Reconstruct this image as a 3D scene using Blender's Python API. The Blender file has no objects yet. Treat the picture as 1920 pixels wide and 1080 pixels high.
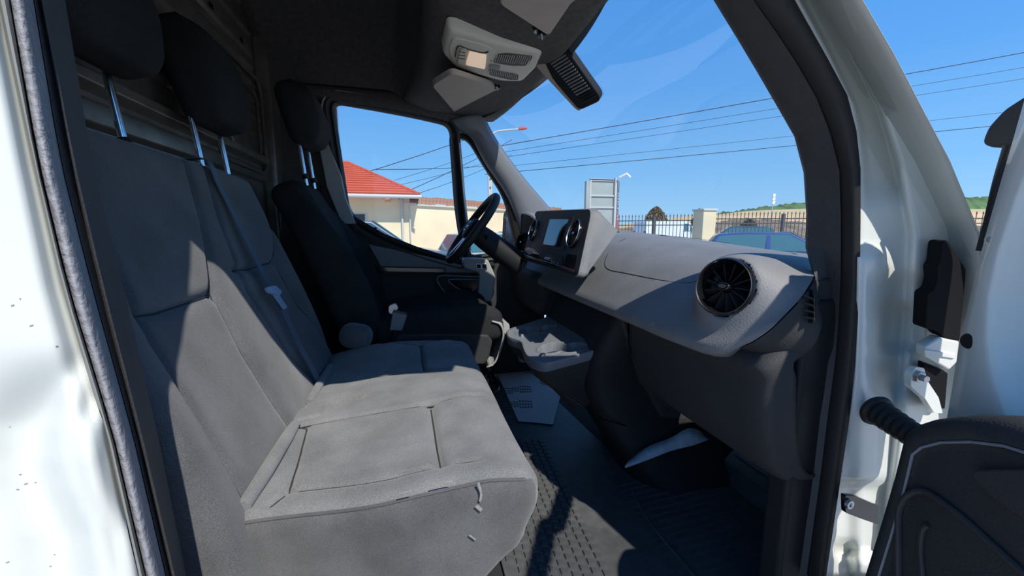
import bpy, math, random
import numpy as np
from mathutils import Vector, Matrix
random.seed(4); np.random.seed(4)
S = bpy.context.scene
COL = S.collection
# ------------------------------------------------------------------ camera, sky, sun, exposure
F = 740.0; YAW = math.radians(14.4); PIT = math.radians(8.45); CAM = Vector((0, 0, 1.65))
cf = Vector((math.sin(YAW)*math.cos(PIT), math.cos(YAW)*math.cos(PIT), -math.sin(PIT)))
cr = Vector((math.cos(YAW), -math.sin(YAW), 0)); cu = cr.cross(cf)
cd = bpy.data.cameras.new('camera'); cam = bpy.data.objects.new('camera', cd); COL.objects.link(cam)
cd.sensor_width = 36; cd.lens = F/1920*36; cd.clip_start = 0.02; cd.clip_end = 2000
cam.matrix_world = Matrix((( cr.x, cu.x, -cf.x, CAM.x), (cr.y, cu.y, -cf.y, CAM.y), (cr.z, cu.z, -cf.z, CAM.z), (0, 0, 0, 1)))
S.camera = cam
S.view_settings.view_transform = 'Standard'; S.view_settings.look = 'None'
S.view_settings.gamma = 1; S.view_settings.use_curve_mapping = False
S.view_settings.exposure = 0.58
W = bpy.data.worlds.new('sky'); S.world = W; W.use_nodes = True
nt = W.node_tree; nt.nodes.clear()
out = nt.nodes.new('ShaderNodeOutputWorld'); bg = nt.nodes.new('ShaderNodeBackground')
tc = nt.nodes.new('ShaderNodeTexCoord'); sx = nt.nodes.new('ShaderNodeSeparateXYZ'); rp = nt.nodes.new('ShaderNodeValToRGB')
nt.links.new(tc.outputs['Generated'], sx.inputs[0]); nt.links.new(sx.outputs['Z'], rp.inputs[0])
nt.links.new(rp.outputs[0], bg.inputs[0]); nt.links.new(bg.outputs[0], out.inputs[0])
cr_ = rp.color_ramp
cr_.elements[0].position = 0.0; cr_.elements[0].color = (0.34, 0.60, 0.86, 1)
cr_.elements[1].position = 1.0; cr_.elements[1].color = (0.045, 0.18, 0.55, 1)
for p, c in ((0.12, (0.20, 0.47, 0.84, 1)), (0.3, (0.105, 0.34, 0.78, 1)), (0.55, (0.06, 0.26, 0.70, 1))):
    e = cr_.elements.new(p); e.color = c
bg.inputs['Strength'].default_value = .80
SUN_DIR = Vector((-.27, 1, -1.2))
sl = bpy.data.lights.new('sun', 'SUN'); sun = bpy.data.objects.new('sun', sl); COL.objects.link(sun)
sl.energy = 3.4; sl.angle = math.radians(0.53); sl.color = (1.0, 0.955, 0.88)
sun.rotation_euler = SUN_DIR.to_track_quat('-Z', 'Y').to_euler(); sun.location = (2, -3, 6)

# ------------------------------------------------------------------ placing helpers
def ray(x, y): return cf + cr*((x-960)/F) + cu*((540-y)/F)
def U(x, y, X=None, Y=None, Z=None, pl=None):
    d = ray(x, y)
    if X is not None: t = X/d.x
    elif Y is not None: t = Y/d.y
    elif Z is not None: t = (Z-1.65)/d.z
    else:
        o, n = Vector(pl[0]), Vector(pl[1]); t = (o-CAM).dot(n)/d.dot(n)
    return CAM + d*t
def V(*a): return Vector(a)

# ------------------------------------------------------------------ materials
M = {}
def mat(name, col, rough=.6, metal=0., spec=.5, bump=None, var=0., vscale=40., coat=0., speck=None, sheen=0.):
    m = bpy.data.materials.new(name); m.use_nodes = True; M[name] = m
    t = m.node_tree; b = t.nodes['Principled BSDF']
    b.inputs['Base Color'].default_value = (*col, 1); b.inputs['Roughness'].default_value = rough
    b.inputs['Metallic'].default_value = metal; b.inputs['Specular IOR Level'].default_value = spec
    b.inputs['Coat Weight'].default_value = coat; b.inputs['Sheen Weight'].default_value = sheen
    tcn = t.nodes.new('ShaderNodeTexCoord')
    if var:
        n = t.nodes.new('ShaderNodeTexNoise'); n.inputs['Scale'].default_value = vscale; n.inputs['Detail'].default_value = 6
        t.links.new(tcn.outputs['Object'], n.inputs['Vector'])
        r = t.nodes.new('ShaderNodeValToRGB')
        r.color_ramp.elements[0].position = .3; r.color_ramp.elements[1].position = .7
        r.color_ramp.elements[0].color = (*[c*(1-var) for c in col], 1)
        r.color_ramp.elements[1].color = (*[min(1, c*(1+var)) for c in col], 1)
        t.links.new(n.outputs['Fac'], r.inputs[0])
        src = r.outputs[0]
        if speck:      # fine fleck mixed in
            n2 = t.nodes.new('ShaderNodeTexNoise'); n2.inputs['Scale'].default_value = speck[0]; n2.inputs['Detail'].default_value = 2
            t.links.new(tcn.outputs['Object'], n2.inputs['Vector'])
            r2 = t.nodes.new('ShaderNodeMapRange'); r2.inputs[1].default_value = .35; r2.inputs[2].default_value = .65
            r2.inputs[3].default_value = 1-speck[1]; r2.inputs[4].default_value = 1+speck[1]
            t.links.new(n2.outputs['Fac'], r2.inputs[0])
            vm = t.nodes.new('ShaderNodeVectorMath'); vm.operation = 'SCALE'
            t.links.new(src, vm.inputs[0]); t.links.new(r2.outputs[0], vm.inputs['Scale']); src = vm.outputs[0]
        t.links.new(src, b.inputs['Base Color'])
    if bump:
        kind, sc, st, dist = bump
        if kind == 'vor':
            n = t.nodes.new('ShaderNodeTexVoronoi'); o = 'Distance'
        elif kind == 'wave':
            n = t.nodes.new('ShaderNodeTexWave'); o = 'Fac'; n.inputs['Distortion'].default_value = 1.5
        else:
            n = t.nodes.new('ShaderNodeTexNoise'); o = 'Fac'; n.inputs['Detail'].default_value = 4
        n.inputs['Scale'].default_value = sc
        t.links.new(tcn.outputs['Object'], n.inputs['Vector'])
        bp = t.nodes.new('ShaderNodeBump'); bp.inputs['Strength'].default_value = st; bp.inputs['Distance'].default_value = dist
        t.links.new(n.outputs[o], bp.inputs['Height']); t.links.new(bp.outputs[0], b.inputs['Normal'])
    return m
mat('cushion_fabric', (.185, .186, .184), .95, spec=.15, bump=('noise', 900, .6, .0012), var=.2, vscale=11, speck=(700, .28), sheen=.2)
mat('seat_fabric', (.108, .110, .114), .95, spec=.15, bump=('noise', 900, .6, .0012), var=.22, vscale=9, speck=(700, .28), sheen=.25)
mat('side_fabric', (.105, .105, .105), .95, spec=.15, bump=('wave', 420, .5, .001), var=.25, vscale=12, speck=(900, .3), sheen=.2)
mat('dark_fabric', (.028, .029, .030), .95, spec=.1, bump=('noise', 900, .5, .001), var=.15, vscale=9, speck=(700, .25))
mat('seam', (.05, .05, .05), .9, spec=.1)
mat('stain', (.26, .25, .23), .9, var=.3, vscale=90)
mat('headliner', (.105, .098, .092), .95, spec=.1, bump=('noise', 700, .4, .001), var=.15, vscale=60)
mat('visor_vinyl', (.42, .36, .30), .8, spec=.3, bump=('noise', 300, .2, .001), var=.08, vscale=8)
mat('console_plastic', (.66, .62, .52), .6, bump=('noise', 500, .15, .0006))
mat('console_dark', (.06, .06, .06), .7)
mat('dash_plastic', (.19, .19, .192), .6, spec=.45, bump=('vor', 330, .35, .0012), var=.08, vscale=14)
mat('lower_plastic', (.040, .040, .041), .65, spec=.3, bump=('vor', 330, .35, .001), var=.08, vscale=14)
mat('matte_black', (.010, .010, .011), .9, spec=.12)
mat('black_plastic', (.016, .016, .018), .6, spec=.3, bump=('noise', 500, .15, .0006))
mat('gloss_black', (.008, .008, .010), .12, spec=.6)
mat('pillar_trim', (.055, .053, .053), .7, bump=('vor', 260, .4, .0014), var=.08)
mat('grain_grey', (.27, .265, .28), .6, bump=('noise', 120, .9, .004), var=.1)
mat('seal_rubber', (.020, .019, .018), .55, spec=.35, bump=('noise', 300, .2, .001))
mat('gasket', (.22, .22, .20), .6)
mat('rubber_mat', (.085, .087, .089), .55, spec=.45, bump=('noise', 400, .4, .001), var=.2, vscale=30)
mat('carpet', (.016, .016, .018), .95)
mat('white_paint', (.69, .70, .645), .30, coat=.4, var=.015, vscale=3)
mat('white_dull', (.62, .63, .61), .45, var=.08, vscale=9)
mat('white_plastic', (.66, .66, .62), .5)
mat('bulkhead_paint', (.17, .145, .12), .33, metal=.3, bump=('noise', 60, .25, .002), var=.25, vscale=14)
mat('chrome', (.86, .90, .95), .16, metal=1.)
mat('steel', (.45, .46, .48), .35, metal=1.)
mat('belt_web', (.10, .125, .17), .55, spec=.4, bump=('wave', 500, .5, .0006))
mat('belt_blue', (.30, .40, .58), .3)
mat('light_grey_plastic', (.36, .36, .35), .55, var=.06, vscale=30)
mat('tray_grey', (.20, .21, .23), .45, bump=('noise', 500, .15, .0006))
mat('screen_glass', (.004, .005, .008), .04, spec=1.)
mat('paper', (.78, .78, .80), .9, bump=('noise', 25, .4, .006))
mat('paper_print', (.16, .17, .20), .9)
mat('paper_white', (.85, .84, .82), .8)
mat('lamp_lens', (.75, .68, .60), .25, bump=('noise', 300, .4, .001))
mat('wire', (.02, .03, .05), .6)
mat('insulation', (.35, .42, .50), .7, var=.2)
# outdoors
mat('stucco', (.74, .64, .43), .9, bump=('noise', 60, .3, .01), var=.06, vscale=.8)
mat('stucco_grey', (.56, .54, .46), .9, var=.06, vscale=.8)
mat('old_wall', (.80, .66, .44), .9, var=.1, vscale=.6)
mat('red_roof', (.52, .10, .055), .75, bump=('wave', 4, .4, .03), var=.12, vscale=1.2)
mat('old_tile', (.30, .14, .08), .9, var=.5, vscale=3.5)
mat('gutter', (.50, .50, .50), .5)
mat('dark_window', (.03, .035, .04), .15)
mat('asphalt', (.50, .48, .45), .9, var=.15, vscale=.8)
mat('field', (.58, .42, .22), .95, var=.12, vscale=.05)
mat('forest', (.075, .14, .045), .95, var=.5, vscale=.15)
mat('scrub', (.20, .15, .10), .95, var=.5, vscale=.6)
mat('leaf_brown', (.19, .13, .06), .9, var=.5, vscale=2)
mat('leaf_green', (.055, .085, .03), .9, var=.5, vscale=2)
mat('bark', (.12, .08, .05), .9)
mat('iron', (.07, .07, .08), .6)
mat('pole_concrete', (.50, .50, .47), .9)
mat('sign_back', (.36, .40, .38), .6, metal=.2, var=.12, vscale=1.4)
mat('sign_face', (.17, .19, .23), .5)
mat('sign_red', (.42, .12, .10), .5)
mat('sign_text', (.45, .50, .56), .6)
mat('car_blue', (.03, .07, .26), .25, coat=.7)
mat('car_dark', (.06, .10, .15), .3, coat=.6)
mat('car_grey', (.42, .44, .42), .35, coat=.5)
mat('car_white', (.66, .72, .76), .4, coat=.4)
mat('car_glass', (.05, .16, .20), .05, spec=.8)
mat('tyre', (.02, .02, .02), .8)
mat('orange', (.80, .32, .06), .5)
mat('red_paint', (.45, .06, .04), .6)

def glass(name, tint, refl):
    m = bpy.data.materials.new(name); m.use_nodes = True; M[name] = m; t = m.node_tree; t.nodes.clear()
    o = t.nodes.new('ShaderNodeOutputMaterial'); mx = t.nodes.new('ShaderNodeMixShader')
    tr = t.nodes.new('ShaderNodeBsdfTransparent'); gl = t.nodes.new('ShaderNodeBsdfGlossy'); fr = t.nodes.new('ShaderNodeFresnel')
    tr.inputs[0].default_value = (*tint, 1); gl.inputs['Roughness'].default_value = .01; gl.inputs[0].default_value = (refl, refl, refl, 1)
    ge = t.nodes.new('ShaderNodeNewGeometry'); mr_ = t.nodes.new('ShaderNodeMapRange')   # one thin pane: the same index seen from either side
    mr_.inputs[3].default_value = 1.45; mr_.inputs[4].default_value = 1/1.45
    t.links.new(ge.outputs['Backfacing'], mr_.inputs[0]); t.links.new(mr_.outputs[0], fr.inputs[0])
    t.links.new(fr.outputs[0], mx.inputs[0]); t.links.new(tr.outputs[0], mx.inputs[1]); t.links.new(gl.outputs[0], mx.inputs[2])
    t.links.new(mx.outputs[0], o.inputs[0]); return m
glass('window_glass', (.94, .96, .96), .9)

# ------------------------------------------------------------------ object helpers
def thing(name, label, cat, loc=(0, 0, 0), group=None):
    o = bpy.data.objects.new(name, None); COL.objects.link(o); o.location = loc; o.empty_display_size = .05
    o['label'] = label; o['category'] = cat
    if group: o['group'] = group
    return o
def tag(o, label=None, cat=None, group=None, kind=None):
    if label: o['label'] = label
    if cat: o['category'] = cat
    if group: o['group'] = group
    if kind: o['kind'] = kind
    return o
ORG = {}
def worg(o):
    v = Vector((0, 0, 0)); q = o
    while q is not None: v = v + q.location; q = q.parent
    return v
def mesh(name, verts, faces, m, parent=None, smooth=True, angle=40, bevel=0, solid=0, sub=0, origin=None):
    vs = [Vector(v) for v in verts]
    if origin is None:
        a = np.array([tuple(v) for v in vs]); c = (a.min(0)+a.max(0))/2; c[2] = a[:, 2].min(); origin = Vector(c)
    me = bpy.data.meshes.new(name); me.from_pydata([tuple(v-origin) for v in vs], [], [tuple(f) for f in faces]); me.validate()
    me.materials.append(M[m] if isinstance(m, str) else m)
    o = bpy.data.objects.new(name, me); COL.objects.link(o)
    if parent is not None:
        o.parent = parent; o.location = origin - worg(parent)
    else: o.location = origin
    if solid:
        md = o.modifiers.new('s', 'SOLIDIFY'); md.thickness = solid; md.offset = 0
    if bevel:
        md = o.modifiers.new('b', 'BEVEL'); md.width = bevel; md.segments = 3; md.limit_method = 'ANGLE'; md.angle_limit = math.radians(35)
    if sub:
        md = o.modifiers.new('u', 'SUBSURF'); md.levels = sub; md.render_levels = sub
    if smooth:
        for p in me.polygons: p.use_smooth = True
        if not sub and angle < 180: me.set_sharp_from_angle(angle=math.radians(angle))
    return o
def crom(pts, n, closed=False):
    pts = [Vector(p) for p in pts]; L = len(pts); res = []
    segs = L if closed else L-1
    for i in range(n):
        t = i/(n if closed else n-1)*segs; k = min(int(t), segs-1); f = t-k
        g = (lambda j: pts[j % L]) if closed else (lambda j: pts[max(0, min(L-1, j))])
        a, b, c, d = g(k-1), g(k), g(k+1), g(k+2)
        if not closed:
            if k == 0: a = b*2-c
            if k == L-2: d = c*2-b
        res.append(.5*((2*b)+(c-a)*f+(2*a-5*b+4*c-d)*f*f+(3*b-a-3*c+d)*f**3))
    return res
def gridf(nr, nc, closec=False, closer=False, off=0):
    fs = []
    for i in range(nr if closer else nr-1):
        for j in range(nc if closec else nc-1):
            a = i*nc+j; b = i*nc+(j+1) % nc; i2 = (i+1) % nr
            fs.append((off+a, off+b, off+i2*nc+(j+1) % nc, off+i2*nc+j))
    return fs
def loft(name, rows, m, parent=None, nu=None, nv=None, closec=False, deform=None, cap=False, **k):
    if nu: rows = [crom(r, nu, closec) for r in rows]
    if nv:
        cols = [crom([r[j] for r in rows], nv) for j in range(len(rows[0]))]
        rows = [[c[i] for c in cols] for i in range(nv)]
    vs = [p for r in rows for p in r]
    if deform: vs = [deform(Vector(p)) for p in vs]
    fs = gridf(len(rows), len(rows[0]), closec)
    if cap:
        nc = len(rows[0]); fs.append(tuple(reversed(range(nc)))); fs.append(tuple(range((len(rows)-1)*nc, len(rows)*nc)))
    return mesh(name, vs, fs, m, parent, **k)
def tube(name, pts, r, m, parent=None, n=10, dense=0, **k):
    if dense:
        if isinstance(r, (list, tuple)): r = [float(v) for v in np.interp(np.linspace(0, len(r)-1, dense), range(len(r)), r)]
        pts = crom(pts, dense)
    pts = [Vector(p) for p in pts]; rs = r if isinstance(r, (list, tuple)) else [r]*len(pts)
    rows = []; prev = None
    for i, p in enumerate(pts):
        d = (pts[min(i+1, len(pts)-1)]-pts[max(i-1, 0)]).normalized()
        if prev is None: a = d.orthogonal().normalized()
        else: a = (prev-d*prev.dot(d)).normalized()
        prev = a; b = d.cross(a)
        rows.append([p+(a*math.cos(2*math.pi*j/n)+b*math.sin(2*math.pi*j/n))*rs[i] for j in range(n)])
    return loft(name, rows, m, parent, closec=True, cap=True, **k)
def ribbon(name, pts, w, m, parent=None, nrm=(0, 0, 1), th=.0015, dense=0, round_=0, **k):
    """flat strip of width w along pts; nrm is the face normal"""
    if dense: pts = crom(pts, dense)
    pts = [Vector(p) for p in pts]; N = Vector(nrm).normalized(); rows = []
    for i, p in enumerate(pts):
        d = (pts[min(i+1, len(pts)-1)]-pts[max(i-1, 0)]).normalized(); s = d.cross(N).normalized()
        u = s.cross(d).normalized()
        rows.append([p-s*w/2-u*th/2, p+s*w/2-u*th/2, p+s*w/2+u*th/2, p-s*w/2+u*th/2])
    return loft(name, rows, m, parent, closec=True, cap=True, **k)
def prism(name, poly, ext, m, parent=None, bevel=0, smooth=True, taper=1.0, **k):
    poly = [Vector(p) for p in poly]; e = Vector(ext); n = len(poly)
    c = sum(poly, Vector())/n
    vs = poly+[c+(p-c)*taper+e for p in poly]
    fs = [tuple(range(n)), tuple(reversed(range(n, 2*n)))]+[(i, i+n, (i+1) % n+n, (i+1) % n) for i in range(n)]
    # orient outward
    nn = Vector((0, 0, 0))
    for i in range(n): nn += (poly[i]-c).cross(poly[(i+1) % n]-c)
    if nn.dot(e) > 0: fs = [tuple(reversed(f)) for f in fs]
    return mesh(name, vs, fs, m, parent, bevel=bevel, smooth=smooth, **k)
def box(name, lo, hi, m, parent=None, bevel=0, **k):
    x0, y0, z0 = lo; x1, y1, z1 = hi
    return prism(name, [(x0, y0, z0), (x1, y0, z0), (x1, y1, z0), (x0, y1, z0)], (0, 0, z1-z0), m, parent, bevel, **k)
def rpoly(pts, r, seg=5):
    """round the corners of a 3-D polygon"""
    pts = [Vector(p) for p in pts]; n = len(pts); res = []
    for i in range(n):
        p, a, b = pts[i], pts[i-1], pts[(i+1) % n]
        rr = r[i] if isinstance(r, (list, tuple)) else r
        ra = min(rr, (a-p).length*.48); rb = min(rr, (b-p).length*.48)
        A = p+(a-p).normalized()*ra; B = p+(b-p).normalized()*rb
        if rr <= 0: res.append(p); continue
        for s in range(seg+1):
            t = s/seg; res.append(A*(1-t)**2+p*2*t*(1-t)+B*t*t)
    return res
def lathe(name, prof, org, axis, m, parent=None, n=32, **k):
    """prof: list of (radius, height along axis)"""
    A = Vector(axis).normalized(); a = A.orthogonal().normalized(); b = A.cross(a); o = Vector(org); rows = []
    for r, h in prof: rows.append([o+A*h+(a*math.cos(2*math.pi*j/n)+b*math.sin(2*math.pi*j/n))*max(r, 1e-5) for j in range(n)])
    return loft(name, rows, m, parent, closec=True, **k)
def rbox(hx, hy, hz, r, step):
    """rounded box grid, returns (N,3) array, faces, and face id per vertex (2=top)"""
    key = {}; vs = []; fs = []
    def vert(p):
        k = tuple(round(c*1e5) for c in p)
        if k not in key: key[k] = len(vs); vs.append(p)
        return key[k]
    H = (hx, hy, hz)
    def lin(h):
        n = max(4, int(2*h/step)); base = list(np.linspace(-h, h, n+1))
        return base
    G = [lin(h) for h in H]
    for ax in range(3):
        u, v = (ax+1) % 3, (ax+2) % 3
        for s in (-1, 1):
            gu, gv = G[u], G[v]
            for i in range(len(gu)-1):
                for j in range(len(gv)-1):
                    q = []
                    for (a, b) in ((i, j), (i+1, j), (i+1, j+1), (i, j+1)):
                        p = [0, 0, 0]; p[ax] = s*H[ax]; p[u] = gu[a]; p[v] = gv[b]; q.append(vert(tuple(p)))
                    fs.append(tuple(q if s > 0 else reversed(q)))
    A = np.array(vs); R = np.minimum(r, np.array(H)*.98) if np.isscalar(r) else np.array(r)
    inner = np.array(H)-R
    q = np.clip(A, -inner, inner); d = (A-q)/R; n = np.linalg.norm(d, axis=1, keepdims=True); mx = np.abs(d).max(1, keepdims=True)
    d = np.where(n > 1e-6, d/np.maximum(n, 1e-6)*mx, 0)
    return q+d*R, fs, A
def segdist(px, py, poly):
    D = np.full(px.shape, 1e9)
    for (ax, ay), (bx, by) in zip(poly[:-1], poly[1:]):
        vx, vy = bx-ax, by-ay; L = vx*vx+vy*vy+1e-12
        t = np.clip(((px-ax)*vx+(py-ay)*vy)/L, 0, 1)
        D = np.minimum(D, np.hypot(px-ax-t*vx, py-ay-t*vy))
    return D
def sstep(a, b, x):
    t = np.clip((x-a)/(b-a), 0, 1); return t*t*(3-2*t)
def inset_lathe_vent(name, c, nrm, up, r, parent, nb=13, tilt=True):
    """round turbine air vent: ring, inner funnel, blades, centre knob"""
    N = Vector(nrm).normalized(); Up = (Vector(up)-N*Vector(up).dot(N)).normalized(); Sd = Up.cross(N); c = Vector(c)
    rt = lathe(name, [(r*.98, -.03), (r*1.06, -.002), (r*1.07, .004), (r*1.02, .008), (r*.97, .005), (r*.93, -.004), (r*.90, -.02), (r*.86, -.034), (0, -.036)], c, N, 'gloss_black', parent, n=40)
    lathe('trim_ring', [(r*.985, .007), (r*1.0, .0095), (r*1.015, .007)], c, N, 'steel', rt, n=40)
    for k in range(nb):
        a = 2*math.pi*k/nb
        d1 = Sd*math.cos(a)+Up*math.sin(a); t = Sd*-math.sin(a)+Up*math.cos(a)
        p0 = c+d1*r*.22-N*.010; p1 = c+d1*r*.88-N*.012; w = r*.09
        prism('blade', [p0+t*.001, p1+t*.0015, p1-t*.0015, p0-t*.001], -N*.014+t*.006, 'black_plastic', rt, smooth=False)
    kp = [c+Sd*(math.cos(a)*r*.27)+Up*(math.sin(a)*r*.17)-N*.012 for a in np.linspace(0, 2*math.pi, 20, endpoint=False)]
    prism('knob', kp, N*.020, 'gloss_black', rt, bevel=.002, taper=.9)
    kp = [c+Sd*(math.cos(a)*r*.14)+Up*(math.sin(a)*r*.07)+N*.008 for a in np.linspace(0, 2*math.pi, 20, endpoint=False)]
    prism('knob_cap', kp, N*.0012, 'steel', rt, smooth=False)
    return rt

# ================================================================== THE SETTING: the van's cab shell
def st(o): o['kind'] = 'structure'; return o
def lerp(tab, y):
    ys = [t[0] for t in tab]; return [float(np.interp(y, ys, [t[i] for t in tab])) for i in range(1, len(tab[0]))]
# ---- floor, fire wall
st(loft('floor', [[(x, 0.40, z) for x, z in ((-.70, .775), (.3, .775), (1.02, .775), (1.22, .95), (1.36, 1.2))],
                  [(x, 2.30, z) for x, z in ((-.70, .775), (.3, .775), (1.02, .775), (1.22, .95), (1.36, 1.2))]], 'carpet', solid=.012))
st(box('wall_front', (1.34, .40, .9), (1.38, 2.30, 1.50), 'carpet'))
# ---- bulkhead with pressed ribs
WX = -.645
wb = st(box('wall_back', (WX-.05, .46, .70), (WX, 2.30, 2.75), 'bulkhead_paint'))
def wall_rib(z0, z1, dep, m='bulkhead_paint', y0=.50, y1=2.16, nm='rib', ch=.012):
    rows = []
    for y in (y0, y0+.03, y1-.03, y1):
        k = 0 if y in (y0, y1) else dep
        rows.append([(WX-.001, y, z0), (WX+k, y, z0+ch), (WX+k, y, z1-ch), (WX-.001, y, z1)])
    return loft(nm, rows, m, wb, bevel=.004)
for z0, z1, dp in ((1.86, 1.925, .016), (1.935, 1.985, .030), (2.045, 2.085, .012), (2.115, 2.150, .014), (2.185, 2.225, .016), (2.262, 2.285, .014),
                   (2.335, 2.352, .018), (2.385, 2.440, .010), (2.472, 2.490, .016), (2.56, 2.62, .012)):
    wall_rib(z0, z1, dp, y1=2.14 if z0 < 2.3 else 2.10)
for py0, py1, pz0, pz1 in ((1.62, 2.10, 1.90, 2.30), (1.72, 2.04, 1.96, 2.24)):
    pts = rpoly([(WX+.020, py0, pz0), (WX+.020, py1, pz0), (WX+.020, py1, pz1), (WX+.020, py0, pz1)], .07, 6)
    tube('pressed_bead', pts+[pts[0]], .007, 'bulkhead_paint', wb, n=8)
for k in range(5): prism('slot', rpoly([(WX+.0115, .9+k*.26, 2.402), (WX+.0115, .93+k*.26, 2.402), (WX+.0115, .93+k*.26, 2.42), (WX+.0115, .9+k*.26, 2.42)], .006), (.0015, 0, 0), 'gloss_black', wb)
box('corner_post', (WX-.01, 2.10, .75), (WX+.06, 2.28, 2.72), 'bulkhead_paint', wb, bevel=.02)
# ---- headliner: high rear part, step, shelf underside, header
cst = [(-.66, 2.66), (-.3, 2.67), (-.04, 2.62), (.03, 2.52), (.065, 2.40), (.075, 2.31), (.105, 2.262), (.17, 2.245), (.30, 2.240), (.42, 2.236), (.50, 2.232), (.525, 2.25)]
rows = []
for X, z in cst:
    r = []
    for y in (.50, .56, .66, .85, 1.1, 1.38, 1.66, 1.9, 2.08, 2.17, 2.24):
        e = abs(y-1.37)/.87; bz = 2.19+.17*(1-float(sstep(-.25, -.1, X))) if y < 1.2 else 2.272
        zz = bz+(z-bz)*(1-max(0, e)**5) if z > 2.3 else z-(.03 if y < 1.37 else -.012)*max(0, e)**4
        bow = -.045*(e**2) if X > .08 else -.10*e**4*sstep(-.5, .05, X)
        r.append((X+bow, y, zz))
    rows.append(r)
hl = st(loft('ceiling', rows, 'headliner', nu=56, nv=60, solid=.02))
ro = st(box('roof_panel', (-.75, .40, 2.72), (.35, 2.36, 2.78), 'white_paint', bevel=.02)); ro.name = 'trim_roof'
st(loft('trim_header', [[(.36, .46, 2.24), (.50, .9, 2.275), (.56, 1.38, 2.29), (.50, 1.86, 2.275), (.36, 2.30, 2.24)],
                        [(.28, .46, 2.78), (.34, .9, 2.78), (.36, 1.38, 2.78), (.34, 1.86, 2.78), (.28, 2.30, 2.78)]], 'white_paint', nu=30, solid=.02))
# ---- windscreen
def wsx(y, z): return 1.16-(z-1.60)*.98-.17*((y-1.38)/.80)**2
rows = [[(wsx(y, z), y, z) for y in np.linspace(.46, 2.29, 29)] for z in np.linspace(1.575, 2.262, 14)]
w1 = st(loft('window_1', rows, 'window_glass'))
# black printed border of the windscreen along the header and sides
for nm, pts in (('frit_band', [(wsx(y, 2.235)-.004, y, 2.235) for y in np.linspace(.62, 2.14, 25)]),):
    ribbon(nm, pts, .03, 'gloss_black', w1, nrm=(-.7, 0, -.7), th=.002)

# ---- near (passenger) door opening, right side: A-pillar trim, seal, white jamb
def ext(pts, zt, zb=None, k=1):
    pts = [Vector(p) for p in pts]
    if zt is not None:
        d = pts[0]-pts[1]; pts = [pts[0]+d*((zt-pts[0].z)/d.z)]+pts
    if zb is not None:
        d = pts[-1]-pts[-2]; pts = pts+[pts[-1]+d*((zb-pts[-1].z)/d.z)]
    return pts
YS = [0, 60, 120, 185, 250, 320, 400, 465, 520, 600, 680, 780, 880, 980, 1080]
C0 = [(0, 1345), (90, 1400), (185, 1455), (250, 1492), (320, 1510), (400, 1515), (490, 1513), (515, 1528), (560, 1534), (640, 1538), (690, 1478), (870, 1462), (1080, 1430)]
C1 = [(0, 1412), (100, 1483), (200, 1540), (260, 1560), (330, 1576), (500, 1577), (640, 1571), (780, 1552), (880, 1540), (1080, 1512)]
C2 = [(0, 1490), (100, 1545), (185, 1590), (240, 1603), (300, 1608), (500, 1606), (680, 1599), (780, 1590), (880, 1574), (1080, 1545)]
def cv(tab, y): return float(np.interp(y, [t[0] for t in tab], [t[1] for t in tab]))
def c0Y(y): return .60 if y < 500 or y > 660 else .56
r0 = ext([U(cv(C0, y), y, Y=c0Y(y)) for y in YS], 2.24)
rm = ext([U(cv(C0, y)*.5+cv(C1, y)*.5, y, Y=.57 if c0Y(y) > .55 else .535) for y in YS], 2.24)
r1 = ext([U(cv(C1, y), y, Y=.54) for y in YS], 2.24)
st(loft('trim_1', [[p+V(.02, .02, 0) for p in r0], r0, rm, r1, [p+V(.02, .02, 0) for p in r1]], 'pillar_trim'))
s0 = [p+V(.004, .004, 0) for p in r1]
s3 = ext([U(cv(C2, y), y, Y=.52) for y in YS], 2.24)
sm = [a.lerp(b, .35)+V(-.012, -.018, 0) for a, b in zip(s0, s3)]; sn = [a.lerp(b, .7)+V(-.006, -.018, 0) for a, b in zip(s0, s3)]
st(loft('trim_2', [s0, [a.lerp(b, .08)+V(0, -.001, 0) for a, b in zip(s0, sm)], sm, sn, s3, [p+V(.01, .012, 0) for p in s3]], 'seal_rubber', angle=180))
# white jamb
JT = [(0, 1490, 1545, 1597, 1617), (100, 1545, 1596, 1655, 1675), (200, 1594, 1645, 1708, 1727), (300, 1608, 1676, 1757, 1780), (440, 1608, 1700, 1806, 1838),
      (560, 1606, 1695, 1800, 1850), (700, 1598, 1685, 1790, 1850), (880, 1574, 1665, 1770, 1850), (1080, 1545, 1640, 1750, 1840)]
def bumpbox(x, y, x0, x1, y0, y1, s): return sstep(x0-s, x0+s, x)*(1-sstep(x1-s, x1+s, x))*sstep(y0-s, y0+s, y)*(1-sstep(y1-s, y1+s, y))
rows = []
for y in np.linspace(0, 1080, 110):
    a = lerp(JT, y); r = []
    for t in np.linspace(0, 3, 49):
        x = float(np.interp(t, [0, 1, 2, 3], a))
        Y = float(np.interp(t, [0, .12, 1, 1.15, 2, 2.6, 3], [.522, .52, .52, .50, .49, .46, .44]))
        up = 1-sstep(330, 400, y-max(0, (x-1640))*.0)
        Y += .022*up*sstep(.08, .30, t)*(1-sstep(.95, 1.15, t))
        Y += .020*bumpbox(x, y, 1652, 1722, 575, 655, 14)+.012*bumpbox(x, y, 1640, 1760, 520, 740, 22)
        Y -= .014*bumpbox(x, y, 1600, 1660, 470, 1080, 20)
        Y += .018*bumpbox(x, y, 1560, 1660, 905, 1040, 12)+.02*bumpbox(x, y, 1560, 1600, 1020, 1100, 14)
        if y > 400: Y = min(Y, .55)
        r.append(U(x, y, Y=Y))
    rows.append(r+[r[-1]+V(.012, .02, .01), r[-1]+V(.02, .06, .01)])
top = [p+(p-q)*((2.24-p.z)/max(1e-4, (p-q).z)) for p, q in zip(rows[0], rows[6])]
rows = [top]+rows
wr = st(loft('wall_right', rows, 'white_paint', angle=180, solid=.002))
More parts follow.
